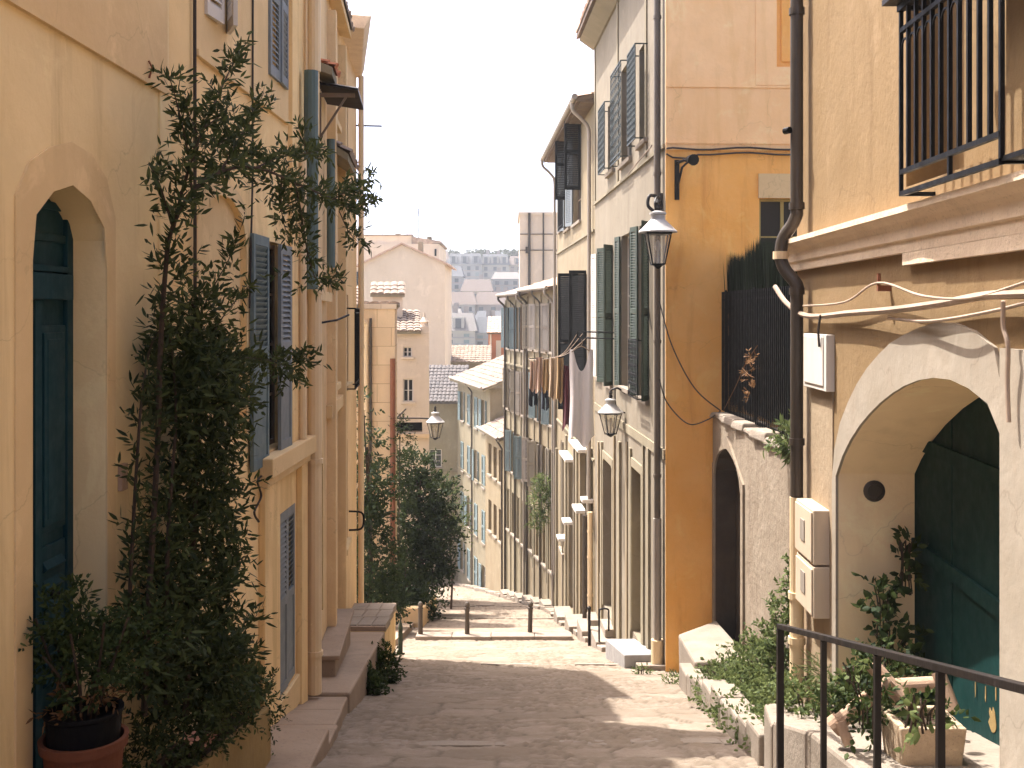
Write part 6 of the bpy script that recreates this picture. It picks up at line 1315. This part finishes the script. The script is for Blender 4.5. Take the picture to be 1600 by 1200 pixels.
weeds('low green weeds between the handrail and the cream wall', 'ground_weeds', [((2.45, 9.8, -1.78), (.2, .35, .14), 90), ((2.5, 9.2, -1.55), (.22, .35, .14), 100), ((2.6, 8.4, -1.3), (.16, .3, .12), 60), ((2.75, 8.2, -1.15), (.15, .25, .14), 50)], .05, .026)
weeds('yellowish grass tuft at the base of the cream wall', 'grass_tuft', [((2.62, 9.0, -1.3), (.06, .3, .16), 50)], .14, .008, k=4)
weeds('small light plant sprouting on top of the garden wall', 'wall_plant', [((3.55, 13.9, .1), (.13, .2, .18), 28), ((3.55, 14.2, .02), (.14, .15, .1), 16)], .12, .035)
weeds('weed tuft in the paving by the stone block', 'street_weed', [((2.5, 17.0, G(17)+.07), (.14, .25, .06), 26)], .07, .02)
weeds('tiny weed in the paving before the grey slab step', 'street_weed', [((2.2, 18.6, G(18.6)+.1), (.1, .12, .07), 14)], .07, .02)
weeds('green plant hanging from the weathered fronts below the washing', 'hanging_plant', [((1.12, 42.4, -5.5), (.28, .4, .55), 90), ((1.05, 42.4, -6.3), (.25, .3, .4), 50), ((1.15, 42.4, -4.9), (.22, .3, .3), 36)], .16, .04, tl=.3)
# dead creeper on the fence
dc = thing('dry_creeper', 'withered orange creeper clinging to the black fence', 'creeper', (3.66, 17, -.2)); m = MB()
for P in ([PT(1128, 640, 18.6), PT(1150, 600, 17.6), PT(1165, 570, 17), PT(1190, 540, 16.2)], [PT(1160, 575, 17.2), PT(1175, 585, 16.8), PT(1187, 590, 16.4)]):
    P = [Vector((3.66-(p.y-14)*.012+.02, p.y, p.z)) for p in P]; m.tube(spline(P, 6), .008, 5)
m.build('stem', M['dry_leaf'], dc)
P, D, L, Wd = cat4([clump((3.66, 16.7, .85), (.03, .3, .2), 20, .14, 5, .08, .025), clump((3.66, 16.6, .5), (.03, .25, .1), 8, .12, 5, .08, .025)]); leaf_mesh('foliage', P, D, L, Wd, M['dry_leaf'], dc)
# planter, clay pipes, ivy in the doorway
c0 = PT(1440, 1130, 6.7); zt_ = -.98+.36
def plan(x, y, w, d): return [(x-w, y-d), (x+w, y-d), (x+w, y+d), (x-w, y+d)]
pl = thing('stone_planter', 'worn square stone planter in front of the dark green arched door', 'planter', (c0.x, c0.y, -1.03))
m = MB(); x, y = c0.x, c0.y
for s0, s1, q0, q1 in ((-.2, .2, -.2, -.15), (-.2, .2, .15, .2), (-.2, -.15, -.149, .149), (.15, .2, -.149, .149)):
    m.hexa([(x+s0*.86,y+q0*.86,-1.1),(x+s1*.86,y+q0*.86,-1.1),(x+s1*.86,y+q1*.86,-1.1),(x+s0*.86,y+q1*.86,-1.1),(x+s0,y+q0,-.78),(x+s1,y+q0,-.78),(x+s1,y+q1,-.78),(x+s0,y+q1,-.78)])
m.build('tub', M['stone_pot'], pl, bevel=.012); m = MB(); m.box(x-.15, x+.15, y-.148, y+.148, -1.0, -.84); m.build('soil', M['earth'], pl)
def clay(label, pts, r, flare=True):
    m = MB(); m.tube(pts, r, 16)
    if flare:
        a, b = Vector(pts[0]), Vector(pts[1]); d = (b-a).normalized(); m.tube([a-d*.02, a+d*.05], r*1.3, 16)
    single('clay_pipe', m, M['clay'], label, 'clay pipe', 'clay pipes by the planter', smooth=False)
clay('clay pipe with flared end lying slanted toward the handrail', [PT(1304, 1134, 7.0), PT(1392, 1062, 6.95)], .05)
clay('clay pipe propped upright across the back of the planter', [PT(1362, 1038, 7.1), PT(1408, 1090, 7.0)], .05, False)
clay('clay pipe lying level behind the planter rim', [PT(1395, 1072, 7.4), PT(1470, 1068, 7.3)], .05, False)
clay('clay pipe leaning down to the right of the planter', [PT(1466, 1050, 7.0), PT(1490, 1112, 6.9)], .045, False)
clay('short broken clay pipe on the ground below the slanted one', [PT(1312, 1128, 6.95), PT(1328, 1165, 6.9)], .035, False)
weeds('ivy climbing the cream jamb beside the dark green door', 'ivy', [((2.85, 8.35, -.55), (.1, .1, .25), 26), ((3.02, 8.35, -.2), (.07, .06, .25), 18), ((2.9, 8.3, -.85), (.2, .15, .15), 36)], .075, .05, 'shrub_leaf', 'ivy', .14, 5)
weeds('leafy weeds around the stone planter and clay pipes', 'planter_weeds', [((2.5, 7.75, -1.0), (.16, .2, .12), 60), ((2.6, 7.6, -.85), (.2, .2, .14), 60), ((2.35, 7.9, -1.15), (.12, .2, .1), 30), ((x, y, -.76), (.14, .14, .1), 24), ((x-.3, y+.1, -.72), (.14, .15, .16), 36)], .055, .028, 'shrub_leaf')
weeds('pale young vine shoot hanging over the handrail', 'vine_shoot', [((1.93, 5.2, -.2), (.07, .1, .09), 7)], .07, .035, tl=.12, k=4)
weeds('pale young leaves above the slanting clay pipe', 'young_shoot', [((2.2, 7.0, -.62), (.1, .12, .1), 9)], .06, .035, tl=.12, k=4)

# trees along the hilltop
for i, (px, r) in enumerate(((604, 3.2), (660, 3.0), (705, 2.4), (738, 3.0), (757, 2.6), (785, 3.2), (808, 2.8), (832, 3.4), (870, 3.2))):
    Y = 372; cx = X(px, Y); zc = Z(397, Y)-1.0; t = thing('hilltop_tree', '%s round tree on the far ridge line, %s from left' % ('large' if r > 3 else 'small', ['first', 'second', 'third', 'fourth', 'fifth', 'sixth', 'seventh', 'eighth', 'ninth'][i]), 'tree', (cx, Y, zc-6), 'trees on the distant ridge')
    m = MB(); m.tube([(cx, Y, zc-9), (cx, Y, zc)], .4, 6); m.build('trunk', M['bark'], t)
    P, D, L, Wd = cat4([clump((cx, Y, zc), (r, r, r*.6), 130, 1.2, 5, .9, .6), clump((cx+r*.8, Y, zc-.6), (r*.7, r, r*.45), 70, 1.2, 5, .9, .6)]); leaf_mesh('crown', P, D, L, Wd, M['tree_leaf'], t)

# haze over the valley
hz = MB(); hz.box(-521, 521, -61, 521, -40, 26); hm = bpy.data.materials.new('haze'); hm.use_nodes = True; ht = hm.node_tree; ht.nodes.remove(ht.nodes['Principled BSDF'])
vol = ht.nodes.new('ShaderNodeVolumePrincipled'); vol.inputs['Color'].default_value = (.93, .97, 1, 1); vol.inputs['Density'].default_value = .0005; vol.inputs['Anisotropy'].default_value = .3
ht.links.new(vol.outputs[0], ht.nodes['Material Output'].inputs['Volume'])
HAZE = True
if HAZE: struct('haze', hz, hm, 'stuff')

for o in bpy.data.objects:
    if '_o' in o: del o['_o']
